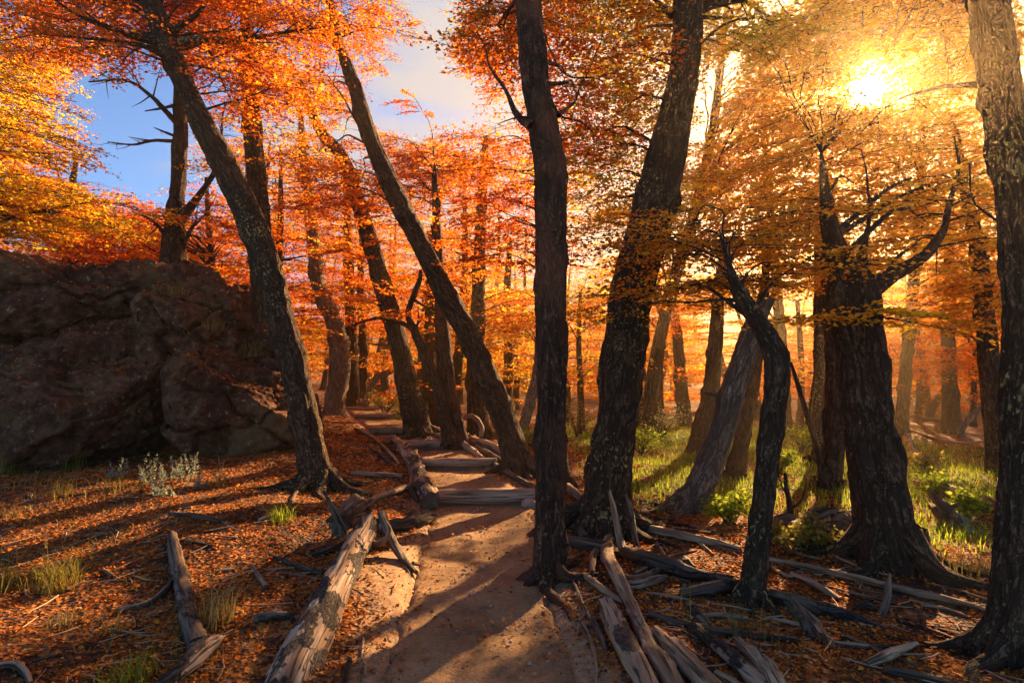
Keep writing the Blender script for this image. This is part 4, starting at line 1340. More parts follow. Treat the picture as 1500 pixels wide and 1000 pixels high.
protos = [proto_tree(501, 9.5, 0.19, 1.1, 22, 2.7, 'orange', (0.08, 0.03)), proto_tree(502, 8.0, 0.15, 0.9, 19, 2.4, 'red', (-0.12, 0.0)), proto_tree(503, 11.0, 0.24, 1.4, 24, 3.0, 'amber', (0.02, 0.05)),
          proto_tree(504, 7.0, 0.12, 0.8, 18, 2.2, 'mixed', (-0.06, -0.04)), proto_tree(505, 9.0, 0.20, 1.1, 21, 2.6, 'gold', (0.16, 0.02))]


def copy_thing(t, loc, rz, sc, label, tint):
    c = t.copy()
    COL.objects.link(c)
    wide = max(sc, 0.85)
    c.location, c.rotation_euler, c.scale = loc, (0, 0, rz), (wide, wide, sc)
    c['label'] = label
    for ch in list(t.children):
        d = ch.copy()
        d.parent = c
        COL.objects.link(d)
        if ch.name.startswith('crown'):
            d.color = (*tint, 1)
    return c


fr = np.random.default_rng(77)
spots = []
tries = 0
while len(spots) < 150 and tries < 20000:
    tries += 1
    Yf = 14.0 + 44 * fr.random() ** 1.15
    Xf = fr.uniform(-1.0, 1.0) * (Yf * 1.3 + 3)
    if abs(Xf - float(pc(Yf))) < (1.6 if Yf < 26 else 0.0):
        continue
    if any((Xf - a) ** 2 + (Yf - b) ** 2 < (1.7 + 0.025 * Yf) ** 2 for a, b, *_ in spots) or any((Xf - x) ** 2 + (Yf - y) ** 2 < 1.4 ** 2 for _, x, y in TREES):
        continue
    sx = 750 + F * Xf / Yf
    if not -300 < sx < 1850:
        continue
    # keep the grove lower where the photograph opens to the sky
    cap_y = 60
    if 60 < sx < 330:
        cap_y = 285
    elif 520 < sx < 760:
        cap_y = 195
    elif 330 <= sx <= 520:
        cap_y = 180
    elif sx > 1000:
        cap_y = 215
    spots.append((Xf, Yf, sx, cap_y))
heights = [9.5, 8.0, 11.0, 7.0, 9.0]
names_px = sorted([(proj(np.array([x, y, 1.6]))[0], lab) for lab, x, y in TREES if y < 12.5 and 0 <= 750 + F * x / y <= 1500])
marks = [(-400, None), (250, 'the forked tree on the rock'), (440, 'the big leaning tree'), (600, 'the trunk above the steps'), (740, 'the slim leaning trunk'), (805, 'the path side trunk'), (905, 'the massive leaning trunk'),
         (1060, 'the pale snag'), (1130, 'the crooked trunk'), (1270, 'the buttressed trunk'), (1395, 'the lone slope trunk'), (1490, 'the border trunk'), (2200, None)]
bins = {}
for i, (x, y, sx, cap_y) in enumerate(spots):
    b = max(k for k in range(len(marks)) if marks[k][0] <= max(sx, -399))
    bins.setdefault(b, []).append(i)
far_label = {}
rank = ['first', 'second', 'third', 'fourth', 'fifth', 'sixth', 'seventh', 'eighth', 'ninth', 'tenth', 'eleventh', 'twelfth', 'thirteenth', 'fourteenth', 'fifteenth', 'sixteenth', 'seventeenth', 'eighteenth', 'nineteenth', 'twentieth']
rank += [f'{t}-{u}' for t in ('twenty', 'thirty', 'forty') for u in rank[:9]]
for b, ids in bins.items():
    ids.sort(key=lambda i: spots[i][2])
    lo, hi = marks[b][1], marks[b + 1][1] if b + 1 < len(marks) else None
    where = f'between {lo} and {hi}' if lo and hi else (f'left of {hi}' if hi else f'right of {lo}')
    for n_, i in enumerate(ids):
        far_label[i] = f'{rank[n_]} far beech {where}'
for i, (x, y, sx, cap_y) in enumerate(spots):
    k = int(fr.choice([0, 1, 2, 3, 4], p=[.26, .2, .2, .14, .2])) if sx > 860 else int(fr.choice([0, 1, 2, 3, 4], p=[.32, .34, .18, .12, .04]))
    z = H(x, y)
    maxh = min(CAM[2] + (545 - cap_y) / F * y - z, 13.0 - z)
    if sx > 760:          # the wood thins out low toward the sun, so its light comes through
        maxh = min(maxh, max(4.4, 0.42 * (y - 8)))
    sc = min(fr.uniform(0.9, 1.3), maxh / heights[k] * fr.uniform(0.85, 1.0))
    tint = (fr.uniform(0.9, 1.05), fr.uniform(0.8, 1.2), 1.0)
    copy_thing(protos[k], (x, y, z), fr.uniform(0, 6.28), max(0.40, sc), far_label[i], tint)
for t in protos:
    for ch in list(t.children):
        bpy.data.objects.remove(ch)
    bpy.data.objects.remove(t)

# the far-off thicket of low branches that closes the view between the trunks
tk = np.random.default_rng(91)
mb = MB()
for k in range(600):
    Yt = 20 + 42 * tk.random()
    Xt = tk.uniform(-1, 1) * (Yt * 0.95 + 3) if k % 3 else tk.uniform(.08, 1) * (Yt * 0.95 + 3)
    if abs(Xt - float(pc(Yt))) < 1.2 and Yt < 26:
        continue
    zt = H(Xt, Yt) + 3.6 * tk.random() ** 1.3 + 0.15 + 0.02 * (Yt - 22)
    m = 150
    rad_ = tk.uniform(0.9, 1.9)
    c = np.stack([Xt + tk.normal(0, .5, m) * rad_, Yt + tk.normal(0, .5, m) * rad_, zt + tk.normal(0, .10, m)], -1)
    a = nrmv(tk.normal(size=(m, 3)) * [1, 1, .4])
    b = nrmv(np.cross(nrmv(tk.normal(size=(m, 3)) + [0, 0, 1.5]), a))
    l_ = 0.17 * tk.uniform(.6, 1.3, m)[:, None]
    v = np.stack([c - a * l_ * .5, c + b * l_ * .36, c + a * l_ * .5, c - b * l_ * .36], 1)
    pl = np.array(PAL[('orange', 'red', 'amber', 'mixed', 'yellowgreen')[int(tk.choice(5, p=[.35, .15, .25, .15, .10]))]])
    t = np.clip(tk.normal(.5, .25, m), 0, .999) * 2
    lo = t.astype(int)
    col = (pl[lo] * (1 - (t - lo))[:, None] + pl[lo + 1] * (t - lo)[:, None]) * tk.uniform(.7, 1.05, m)[:, None]
    mb.add(v.reshape(-1, 3), q=np.arange(m * 4).reshape(-1, 4), c=np.repeat(np.concatenate([col, np.ones((m, 1))], 1), 4, 0))
mb.build('far_thicket', M['leaf'], kind='stuff', smooth=False, uv=False, col=True)['label'] = 'far-off thicket of low orange branches closing the view'

# ------------------------------------------------------------------ logs, roots and sticks
def log(label, spec, mat='wood', name='fallen_log', cat='log', Y=None, seg=16, rough=0.22, jag=(0.35, 0.35), stubs=(), lift=0.42, knots=0.9, flat=1.0, seed=None, group=None, taper_ok=True):
    """spec: photograph pixels (x, y, width) along the piece; it lies on the ground unless a depth Y (or one per point) is given"""
    seed = seed if seed is not None else int(rng.integers(10000))
    pts, rad = [], []
    for i, (px, py, w) in enumerate(spec):
        p = ground_hit(px, py, w, lift) if Y is None or (isinstance(Y, (list, tuple)) and Y[i] is None) else P(px, py, Y[i] if isinstance(Y, (list, tuple)) else Y)
        pts.append(p)
        rad.append(w * p[1] / F / 2 * 0.80 * math.cos(math.atan((px - 750) / F)) ** 0.5)
    pts, rad = np.array(pts), np.array(rad)
    base = pts[len(pts) // 2].copy()
    base[2] -= rad[len(pts) // 2]
    tot = np.linalg.norm(np.diff(pts, axis=0), axis=1).sum()
    step = max(0.012, min(0.05, tot / 24))
    pieces = []
    mb = MB()
    tube(mb, pts, rad, seg, step, rough=rough, rfreq=(2.6, 0.45), jag=jag, seed=seed, knots=knots, capmat=1, flat=flat)
    r = np.random.default_rng(seed)
    for (t, az, ln, w) in stubs:      # broken branch stubs: place along, angle, length and width relative to the piece
        q, rr, s = spline(pts, rad, step)
        i = int(t * (len(q) - 1))
        T, U_, V_ = frames(q)
        d = nrmv(U_[i] * math.cos(az) + V_[i] * math.sin(az) + T[i] * r.uniform(-0.3, 0.8))
        l_ = ln * rr[i]
        pieces.append((q[i], q[i] + d * (l_ * .5) + r.normal(0, .05, 3) * l_, q[i] + d * l_ + [0, 0, .08 * l_], rr[i] * w))
    mats = [M[mat], M['end']]
    if not pieces:
        o = mb.build(name, mats, None, base)
        tag(o, label, cat, group)
        return o
    t = empty(name, base, label, cat, group)
    mb.build('stem', mats, t, base)
    for (a, b, c, w) in pieces:
        m2 = MB()
        tube(m2, [a, b, c], [w, w * 0.75, w * 0.4], 10, 0.03, rough=0.3, jag=(0, 0.6), seed=int(r.integers(999)), cap=(False, True), capmat=1)
        m2.build('branch_stub', mats, t, base)
    return t


# steps across the path
for lab, sp in (('lowest and longest log step across the path, beside the round stone', [(645, 737, 17), (715, 735, 20), (784, 727, 17)]), ('second log step up the path, worn flat and dusty', [(616, 685, 9), (670, 686, 11), (722, 682, 9)]),
                ('third log step, a short pale one where the path narrows', [(606, 657, 9), (640, 657, 10), (672, 654, 9)]), ('fourth log step, by the foot of the mid-size dark trunk', [(546, 636, 7), (590, 636, 8), (632, 634, 7)]),
                ('fifth log step, thin and half buried near the path top', [(524, 622, 5), (552, 621, 6), (580, 618, 5)]), ('uppermost thin log step just below the path crest', [(512, 609, 4), (532, 608, 5), (553, 605, 4)])):
    i = ['lowest', 'second', 'third', 'fourth', 'fifth', 'uppermost'].index(lab.split()[0])
    y = STEPY[i]
    pts = [(px, py, w) for px, py, w in sp]
    seedv = 300 + i
    zt = float(pathz(y + 0.3))
    W, rad = [], []
    for (px, py, w) in pts:
        d = ray(px, py)
        W.append(CAM + d * (y / d[1]))
        rad.append(w * y / F / 2)
    W = np.array(W)
    rad = [q * 1.2 for q in rad]
    W[:, 2] = zt - np.array(rad) * 0.25
    W[:, 1] += np.array([-0.02, 0.0, 0.06])
    mb = MB()
    ext = (W[-1] - W[0]) * 0.04
    tube(mb, np.vstack([W[0] - ext, W, W[-1] + ext]), [rad[0]] + rad + [rad[-1]], 20, 0.03, rough=0.10, rfreq=(2.0, 0.4), jag=(0.2, 0.2), seed=seedv, capmat=1)
    o = mb.build('step_log', [M['wood_tan'], M['end']], None, W[1])
    tag(o, lab, 'log', 'log steps of the path')

# the big fallen log in front, with its broken root end
pA = [(395, 1075, 108), (422, 1000, 92), (447, 950, 80), (471, 905, 70), (492, 860, 57), (512, 820, 48), (528, 790, 42), (538, 772, 40)]
bigY = [2.75, 3.05, 3.3, 3.6, 3.95, 4.35, 4.7, 4.9]
log('large fallen log, bark half peeled off, pointing its broken end at the path', pA, 'wood_bark', Y=bigY, seg=40, jag=(0.1, 0.5), rough=0.16, knots=0.5, stubs=[(0.97, 1.2, 2.2, 0.5), (0.93, 3.6, 1.8, 0.4), (0.99, 5.2, 1.6, 0.45)], seed=21)
log('tall pointed splinter sticking up from the root end of the large fallen log', [(504, 784, 13), (494, 758, 12), (484, 738, 9), (475, 721, 5)], 'wood_dark', 'broken_branch', 'branch', Y=4.75, jag=(0, 0.8), seed=22)
log('hollow blackened stump end behind the large fallen log', [(500, 762, 40), (513, 752, 46), (528, 746, 42)], 'wood_dark', 'log_stump', 'stump', Y=[5.0, 5.2, 5.5], seg=26, rough=0.4, jag=(0.8, 0.5), seed=23)
log('dark split root slab slanting down to the path from the large fallen log', [(560, 755, 22), (572, 785, 24), (588, 815, 22), (608, 836, 12)], 'wood_dark', 'root', 'root', Y=[5.0, 4.9, 4.75, 4.6], flat=0.6, rough=0.35, jag=(0.5, 0.8), seed=24)
log('knobbly thick branch lying from the large fallen log toward the first step', [(560, 770, 22), (590, 766, 22), (615, 762, 20), (636, 758, 11)], 'wood_dark', jag=(0.2, 0.6), rough=0.35, seed=25, stubs=[(0.4, 1.5, 1.4, 0.4)])
log('curled grey root tip above the end of the large fallen log', [(540, 792, 12), (552, 796, 11), (564, 790, 9), (570, 776, 7), (562, 758, 4)], 'wood', 'root', 'root', Y=[4.75, 4.7, 4.65, 4.65, 4.7], seed=26)
log('thin root running off the dark root slab onto the path', [(605, 824, 6), (622, 828, 5), (645, 834, 3)], 'wood_dark', 'root', 'root', seed=27)
log('stick lying askew on the path below the first step', [(648, 764, 7), (660, 778, 6), (682, 797, 3)], 'wood_dark', 'stick', 'stick', seed=28)
# broken snag on the left
log('dark broken limb lying in the litter, pale splintered tip pointing at the rock', [(290, 945, 36), (276, 898, 32), (268, 855, 28), (259, 818, 24), (253, 786, 16)], 'wood_dark', 'fallen_limb', 'branch', seg=24, rough=0.3, jag=(0, 0.8), seed=29, stubs=[(0.35, 1.0, 1.2, .4), (0.6, 4.0, 1.2, .4)])
log('thick twisted root at the butt of the dark broken limb', [(236, 1003, 26), (265, 980, 34), (292, 955, 34), (310, 942, 28), (325, 932, 12)], 'wood_bark', 'root', 'root', jag=(.3, .6), rough=0.3, seed=30)
log('bent branch reaching from the dark broken limb onto the litter', [(252, 852, 12), (235, 870, 12), (212, 884, 11), (175, 892, 7)], 'wood_dark', 'branch', 'branch', seed=32)
for lab, sp, mt in (
    ('short split grey log end in the bottom corner of the litter', [(-8, 975, 14), (20, 972, 15), (36, 982, 14), (44, 999, 11)], 'wood'), ('dark stick next to the grey log end in the bottom corner', [(49, 968, 5), (78, 960, 6), (106, 955, 4)], 'wood_dark'),
    ('dark flat branch half sunk in litter below the silvery plants', [(250, 752, 8), (290, 756, 10), (330, 763, 6)], 'wood_dark'), ('thin dark stick pointing toward the bright green tuft', [(299, 779, 5), (335, 772, 5), (366, 767, 3)], 'wood_dark'),
    ('dark chunk of bark lying beside the large fallen log', [(374, 905, 15), (400, 901, 17), (428, 900, 11)], 'wood_dark'), ('pale chip of wood in the litter past the dark broken limb', [(151, 833, 6), (162, 841, 7), (174, 848, 4)], 'wood'),
    ('pale short stick next to the bright green tuft', [(379, 761, 6), (394, 755, 7), (409, 748, 5)], 'wood'), ('long bent grey branch lying left of the large fallen log', [(396, 812, 6), (420, 822, 8), (444, 832, 10), (470, 838, 10)], 'wood_dark'),
    ('dark root bending toward the large fallen log from the litter', [(455, 812, 8), (475, 808, 12), (497, 800, 12)], 'wood_dark'), ('upright weathered splinter lying near the long bent grey branch', [(369, 828, 6), (378, 842, 9), (389, 858, 7)], 'wood'),
    ('forked pale twig crossing the long bent grey branch', [(408, 838, 4), (440, 842, 4), (465, 848, 3)], 'wood'), ('white fragment of wood on the lit litter patch', [(318, 836, 5), (330, 834, 6), (343, 833, 4)], 'wood'),
    ('small grey stick lying across the litter under the rock', [(124, 826, 4), (138, 820, 5), (153, 817, 3)], 'wood'), ('curved pale stick in the litter below the tall grass', [(134, 788, 5), (146, 782, 6), (157, 781, 4)], 'wood'),
    ('dark stick next to the curved pale stick', [(262, 790, 4), (290, 795, 5), (312, 799, 4)], 'wood_dark'), ('thin branch running down from the large log to the frame bottom', [(532, 935, 5), (530, 965, 5), (527, 1002, 4)], 'wood'),
    ('grey plank-like root under the large log close to the frame bottom', [(512, 965, 9), (508, 985, 9), (505, 1004, 8)], 'wood_dark'), ('little dark branch beneath the leaning lichen trunk', [(440, 712, 6), (432, 724, 7), (426, 735, 5)], 'wood_dark'),
    ('grey stick parallel to the path under the leaning lichen trunk', [(515, 692, 8), (550, 695, 10), (588, 697, 8)], 'wood'), ('light branch thrown out from the stub log toward the litter', [(533, 738, 9), (560, 726, 11), (588, 716, 12), (604, 711, 10)], 'wood'),
    ('grey root strip bordering the upper path on its inner edge', [(520, 627, 5), (545, 640, 6), (572, 664, 6), (585, 680, 4)], 'wood'), ('thin dark root strip next to the grey one on the inner path edge', [(536, 652, 4), (556, 664, 6), (574, 680, 4)], 'wood_dark')):
    log(lab, sp, mt, 'stick', 'stick', seg=10, jag=(0.5, 0.6))
log('thick stub log with a cut end lying beside the second step', [(599, 655, 20), (608, 680, 25), (618, 705, 28), (630, 732, 32)], 'wood_bark', seg=28, jag=(0.3, 0.2), rough=0.2, seed=33, stubs=[(0.1, 2.5, 1.2, .5)])
log('crooked barkless branch lying along the stub log', [(574, 640, 9), (586, 650, 14), (598, 672, 13), (604, 695, 10), (601, 712, 7)], 'wood', 'branch', 'branch', seed=34, lift=0.7)
log('dark broken spike under the cut end of the stub log', [(600, 712, 10), (606, 724, 9), (611, 734, 5)], 'wood_dark', 'root', 'root', seed=35)
# outer side of the path
for lab, sp, mt in (
    ('curving border log on the outer side of the upper steps', [(632, 636, 8), (655, 641, 12), (675, 648, 13), (692, 660, 12), (708, 673, 10)], 'wood_tan'), ('border log continuing down past the slim leaning trunk to the first step', [(706, 673, 9), (730, 684, 11), (753, 698, 11), (788, 718, 11)], 'wood_dark'),
    ('heavy grey log piled behind the border logs', [(682, 640, 12), (706, 648, 15), (732, 660, 15), (766, 684, 13)], 'wood'), ('pale straight pole lying beyond the slim leaning trunk', [(690, 636, 7), (740, 635, 8), (793, 633, 7)], 'wood'),
    ('dark log between the border log and the heavy grey log', [(690, 650, 9), (722, 668, 12), (760, 694, 11)], 'wood_dark')):
    log(lab, sp, mt, seg=14, jag=(0.3, 0.5))
log('pale root arching up like a hook beyond the border logs', [(676, 614, 5), (690, 609, 8), (700, 616, 9), (706, 628, 8), (705, 640, 6)], 'wood', 'root', 'root', Y=[10.8, 10.7, 10.6, 10.5, 10.3], seed=36)
log('dark twisted piece of root at the foot of the slim leaning trunk', [(778, 700, 8), (768, 690, 10), (757, 676, 8)], 'wood_dark', 'root', 'root', seed=37)
# tangle in front of the massive leaning trunk
grey = [
    ('thick bark flaked log closest to the path in the root tangle', [(890, 885, 26), (902, 915, 40), (920, 950, 42), (942, 990, 40), (962, 1040, 38)], 'wood_bark', [(0.5, 2.0, 0.8, .3)]),
    ('long silver branch snaking forward from the massive leaning trunk', [(893, 782, 16), (890, 812, 22), (905, 845, 24), (924, 885, 22), (948, 938, 28), (975, 980, 34), (1003, 1030, 38)], 'wood', []),
    ('small looping silver root beside the snaking silver branch', [(868, 838, 10), (869, 815, 12), (878, 800, 10), (890, 792, 8)], 'wood', []),
    ('dark grey split log just inside the bark flaked one', [(960, 925, 20), (985, 950, 30), (1015, 980, 38), (1050, 1020, 40)], 'wood', []),
    ('smooth tan log with a knot hole slanting to the frame bottom', [(1016, 918, 20), (1045, 940, 26), (1078, 968, 28), (1120, 1004, 30)], 'wood_bark', [(0.7, 1.6, 0.9, .45)]),
    ('thin dark pole lying across the tangle toward the crooked trunk', [(952, 898, 11), (985, 908, 12), (1030, 920, 13), (1085, 928, 12), (1165, 938, 11)], 'wood_dark', []),
    ('dark log stub passing under the path side of the massive trunk', [(822, 790, 17), (850, 795, 22), (882, 800, 20)], 'wood_dark', []),
    ('fat dark log sprawling from the tangle into the litter', [(918, 808, 22), (950, 820, 27), (985, 830, 26), (1015, 840, 22), (1070, 848, 14)], 'wood_dark', []),
    ('long straight log behind the tangle pointing to the crooked trunk', [(930, 772, 13), (970, 778, 15), (1020, 788, 15), (1082, 804, 10)], 'wood', []),
    ('stubby grey log with a worn end in mid tangle', [(912, 858, 13), (940, 854, 16), (962, 848, 15), (976, 845, 8)], 'wood', []),
    ('dark log lying against the foot of the crooked trunk', [(1000, 868, 16), (1035, 862, 22), (1070, 858, 22), (1094, 860, 18)], 'wood_dark', []),
    ('elbow shaped branch rising off the fat dark log', [(960, 838, 12), (985, 826, 16), (1004, 822, 14), (1015, 830, 8)], 'wood_dark', []),
    ('pale lichen topped log chip near the thin dark pole', [(1008, 884, 14), (1022, 898, 17), (1040, 916, 10)], 'wood_moss', []),
    ('silver stick crossing the start of the bark flaked log', [(856, 842, 9), (878, 858, 12), (900, 874, 12), (912, 882, 7)], 'wood', []),
    ('slim pale stem lying along the path verge', [(840, 850, 5), (852, 880, 6), (862, 900, 6), (872, 915, 4)], 'wood', []),
    ('log butt behind the path side trunk, upper of two', [(820, 706, 11), (838, 718, 15), (856, 732, 12)], 'wood', []), ('log butt behind the path side trunk, lower of two', [(822, 745, 14), (838, 762, 18), (858, 786, 14)], 'wood_dark', []),
    ('short pale stick leaning on the fat dark log', [(962, 796, 7), (970, 808, 7), (980, 822, 5)], 'wood', []),
    ('dark decayed log stretching from the crooked trunk toward the broad trunk', [(1112, 866, 16), (1150, 876, 22), (1195, 888, 24), (1240, 900, 20), (1290, 918, 8)], 'wood_dark', [(.8, 1.5, 1.2, .4)]),
    ('very long thin log running along the litter below the buttressed trunk', [(1126, 818, 9), (1180, 830, 13), (1240, 843, 13), (1337, 866, 13), (1400, 880, 12), (1450, 895, 9)], 'wood', []),
    ('split pale branch at the buttressed trunk foot', [(1258, 812, 7), (1290, 822, 9), (1325, 833, 10), (1354, 843, 6)], 'wood_bark', []),
    ('weathered splintered branch above the dark decayed log', [(1160, 840, 8), (1185, 850, 12), (1210, 865, 12), (1228, 876, 6)], 'wood', []),
    ('forked pale stick beside the crooked trunk foot', [(1128, 828, 4), (1140, 836, 5), (1155, 843, 4), (1178, 846, 3)], 'wood', []),
    ('grey chunk of log near the frame bottom right of the mossy stump', [(1270, 972, 14), (1295, 962, 20), (1322, 950, 17), (1342, 943, 10)], 'wood', []),
    ('reddish stripped stick pointing at the grey chunk of log', [(1222, 940, 7), (1260, 945, 9), (1304, 948, 7)], 'wood_bark', []),
    ('dark half buried log at the frame bottom toward the border tree', [(1296, 980, 12), (1340, 988, 17), (1385, 1000, 13)], 'wood_dark', []),
    ('big weathered log lying in the grass behind the buttressed trunk', [(1345, 705, 18), (1380, 716, 26), (1420, 728, 26), (1468, 744, 24)], 'wood', []),
    ('thin root line in the litter by the border tree', [(1325, 905, 5), (1370, 925, 7), (1420, 945, 6), (1470, 975, 5)], 'wood_dark', []),
    ('sunlit thin root near the very long thin log', [(1346, 886, 5), (1380, 890, 7), (1420, 903, 5)], 'wood', []),
    ('bare root crossing the litter past the buttressed trunk foot', [(1370, 856, 5), (1405, 865, 6), (1445, 878, 5)], 'wood_dark', []),
    ('curved root on the far brown slope below its lone tree', [(1330, 628, 4), (1365, 640, 6), (1405, 648, 5), (1440, 646, 3)], 'wood', []),
    ('dark pole lying on the far brown slope', [(1300, 606, 4), (1350, 612, 6), (1410, 620, 5)], 'wood_dark', []),
    ('low dark log in the grass behind the pale snag', [(1050, 735, 9), (1080, 738, 12), (1110, 742, 8)], 'wood_dark', []),
    ('grey fallen log beyond the sunlit grass edge', [(945, 612, 6), (985, 606, 8), (1030, 604, 6)], 'wood', []),
    ('fallen trunk lying deep in the trees beyond the dead curved stem', [(1140, 622, 6), (1175, 620, 8), (1215, 622, 6)], 'wood_dark', []),
    ('twig thin root in shade between the decayed log and the mossy stump', [(1236, 902, 5), (1262, 918, 6), (1285, 938, 4)], 'wood_dark', []),
]
grey += [
    ('bleached thin branch crossing over the fat dark log', [(930, 838, 5), (958, 826, 7), (990, 812, 6), (1020, 806, 3)], 'wood', []), ('silver twig pair edge lying before the fat dark log', [(945, 868, 5), (975, 872, 7), (1008, 878, 5)], 'wood', []),
    ('curved pale root looping behind the stubby grey log', [(905, 838, 6), (925, 846, 9), (950, 840, 9), (968, 828, 6)], 'wood', []), ('grey branch lying straight between the tangle and the crooked trunk', [(1010, 905, 6), (1050, 900, 9), (1095, 905, 7)], 'wood', []),
    ('thin pale stick poking out from below the thin dark pole', [(1060, 940, 5), (1090, 950, 7), (1125, 955, 5)], 'wood', []), ('pale slanted root beside the smooth tan log', [(1050, 985, 12), (1075, 1000, 15), (1095, 1020, 14)], 'wood', []),
    ('bleached root fragment under the crooked trunk', [(1130, 905, 5), (1160, 912, 8), (1195, 918, 5)], 'wood', []), ('long thin pale root along the litter under the decayed log', [(1200, 918, 4), (1250, 935, 6), (1310, 960, 6), (1370, 985, 4)], 'wood', []),
    ('grey branch parallel to the very long thin log on its near side', [(1180, 850, 4), (1240, 866, 6), (1300, 880, 5), (1350, 895, 3)], 'wood', []), ('thin pale branch ahead of the border tree', [(1390, 925, 4), (1420, 930, 6), (1455, 940, 4)], 'wood', []),
    ('dry stick across the litter near the sunlit thin root', [(1310, 905, 4), (1345, 915, 5), (1390, 918, 3)], 'wood_dark', []), ('grey stick in front of the antler shaped stick', [(965, 905, 4), (985, 912, 6), (1012, 915, 4)], 'wood', []),
    ('twisted grey root between the silver branch and the path', [(850, 905, 5), (862, 930, 8), (872, 960, 8), (876, 990, 5)], 'wood', []), ('short thick grey butt beside the bark flaked log', [(868, 905, 8), (880, 930, 12), (888, 955, 9)], 'wood_dark', []),
    ('pale stick leaning over the long straight log', [(1000, 772, 4), (1020, 790, 6), (1045, 812, 4)], 'wood', []), ('dead branch spread behind the long straight log', [(960, 765, 4), (1000, 768, 6), (1050, 778, 4)], 'wood_dark', []),
    ('pale root sticking from the litter before the root mass', [(1150, 800, 4), (1175, 812, 6), (1205, 818, 4)], 'wood', []), ('grey branch fallen beside the split pale branch', [(1225, 815, 4), (1260, 830, 6), (1300, 842, 4)], 'wood', []),
]
for lab, sp, mt, st in grey:
    big = max(w for *_, w in sp) > 11
    log(lab, sp, mt, 'fallen_log' if big else 'stick', 'log' if big else 'stick', seg=24 if big else 10, jag=(0.3, 0.5), rough=0.26 if big else 0.2, stubs=st)
log('upright grey root slab against the front of the massive leaning trunk', [(893, 722, 10), (900, 750, 18), (908, 790, 20), (922, 830, 22), (946, 850, 18), (975, 856, 8)], 'wood', 'root', 'root', Y=[5.25, 5.2, 5.1, 4.85, 4.7, 4.7], flat=0.6, jag=(0.8, .4), seed=51)
log('dark upright root slab at the sunny side of the massive leaning trunk', [(918, 728, 9), (924, 750, 18), (930, 785, 18), (936, 806, 12)], 'wood_dark', 'root', 'root', Y=[5.4, 5.35, 5.3, 5.25], flat=0.6, jag=(0.8, .4), seed=52)
log('antler shaped bleached stick standing in the tangle', [(985, 896, 9), (990, 880, 8), (998, 868, 8), (1004, 856, 6)], 'wood', 'stick', 'stick', Y=[4.0, 4.0, 4.0, 4.0], seed=54, stubs=[(0.4, 1.0, 3.0, .7)])
log('mossy ragged stump slanting to the frame bottom', [(1160, 886, 22), (1180, 912, 42), (1202, 945, 56), (1232, 985, 60), (1270, 1040, 56)], 'wood_moss', 'stump', 'stump', Y=[3.75, 3.6, 3.4, 3.15, 2.9], seg=36, rough=0.42, jag=(1.0, 0.2), seed=55, flat=0.8)
log('thin crust covered side spur of the mossy ragged stump', [(1148, 892, 8), (1160, 902, 14), (1172, 916, 14)], 'wood_moss', 'stump', 'stump', Y=[3.8, 3.75, 3.6], rough=0.5, jag=(.8, .3), seed=56)
log('splintered grey stump with torn fibres at the frame bottom', [(1088, 945, 22), (1108, 965, 36), (1126, 985, 44), (1145, 1020, 46)], 'wood', 'stump', 'stump', seg=28, rough=0.5, jag=(1.2, .2), seed=57, flat=0.7)
log('small dark upright stub rising from the decayed log', [(1290, 905, 16), (1298, 880, 14), (1302, 858, 11), (1303, 842, 5)], 'wood_dark', 'stump', 'stump', Y=[3.75, 3.8, 3.85, 3.9], jag=(0, 0.8), seed=58)
log('dark hollow bark plate joining the upright stub to the decayed log', [(1245, 893, 8), (1270, 886, 20), (1292, 900, 16)], 'wood_dark', 'bark_slab', 'bark', Y=[3.85, 3.85, 3.8], flat=0.5, rough=.5, jag=(.5, .3), seed=59)
log('thick snapped trunk leaning down through the grass, jagged end up', [(1382, 748, 34), (1400, 770, 44), (1425, 798, 42), (1460, 838, 36)], 'wood_moss', 'fallen_log', 'log', Y=[5.9, 5.8, 5.6, 5.2], seg=32, rough=0.35, jag=(1.1, .2), seed=60, stubs=[(0.03, 2.2, 1.5, .5), (0.05, 3.4, 1.9, .35)])
log('bleached torn root fan beside the flank of the buttressed trunk', [(1322, 620, 6), (1328, 640, 12), (1338, 662, 12), (1352, 674, 5)], 'wood', 'root', 'root', rough=.5, jag=(1, .8), seed=61)
log('dark upturned root mass in the grass between the crooked and buttressed trunks', [(1165, 775, 22), (1195, 765, 36), (1225, 762, 40), (1256, 772, 26)], 'wood_dark', 'root_mass', 'root', seg=28, rough=.7, jag=(.9, .9), seed=62, stubs=[(.3, 1.4, 1.6, .3), (.5, 1.8, 1.7, .25), (.7, 1.2, 1.5, .3), (.6, 2.6, 1.5, .3)])
log('rounded grey log end showing beside the upturned root mass', [(1130, 765, 20), (1146, 764, 26), (1160, 765, 22)], 'wood_dark', 'fallen_log', 'log', rough=.3, seed=63)
for k, sp in enumerate(([(930, 730, 5), (965, 738, 6), (1000, 745, 4)], [(940, 742, 4), (975, 748, 6), (1012, 752, 5)], [(935, 752, 5), (960, 746, 6), (990, 734, 4)], [(925, 745, 4), (955, 756, 6), (985, 762, 5)])):
    log(('uppermost', 'second', 'slanting', 'lowest')[k] + ' bark strip in the heap below the pale snag', sp, 'wood_bark', 'bark_strip', 'bark', seg=8, jag=(.6, .6), rough=.35, flat=.6)

# boulders
def stone(label, px, py, wpx, hpx, seed, mat='rock', Y=None, sink=0.25):
    p = ground_hit(px, py + hpx * 0.4) if Y is None else P(px, py, Y)
    w, h = wpx * p[1] / F / 2, hpx * p[1] / F / 2
    z = H(p[0], p[1])
    o = rock_block('stone', (p[0], p[1] + w * .3, max(z, p[2] if Y else z) + h * (1 - sink)), (w, w * 0.9, h), seed, n=16, power=2.6, amp=0.12 * w, origin=(p[0], p[1], z))
    o.data.materials[0] = M[mat]
    return tag(o, label, 'stone')


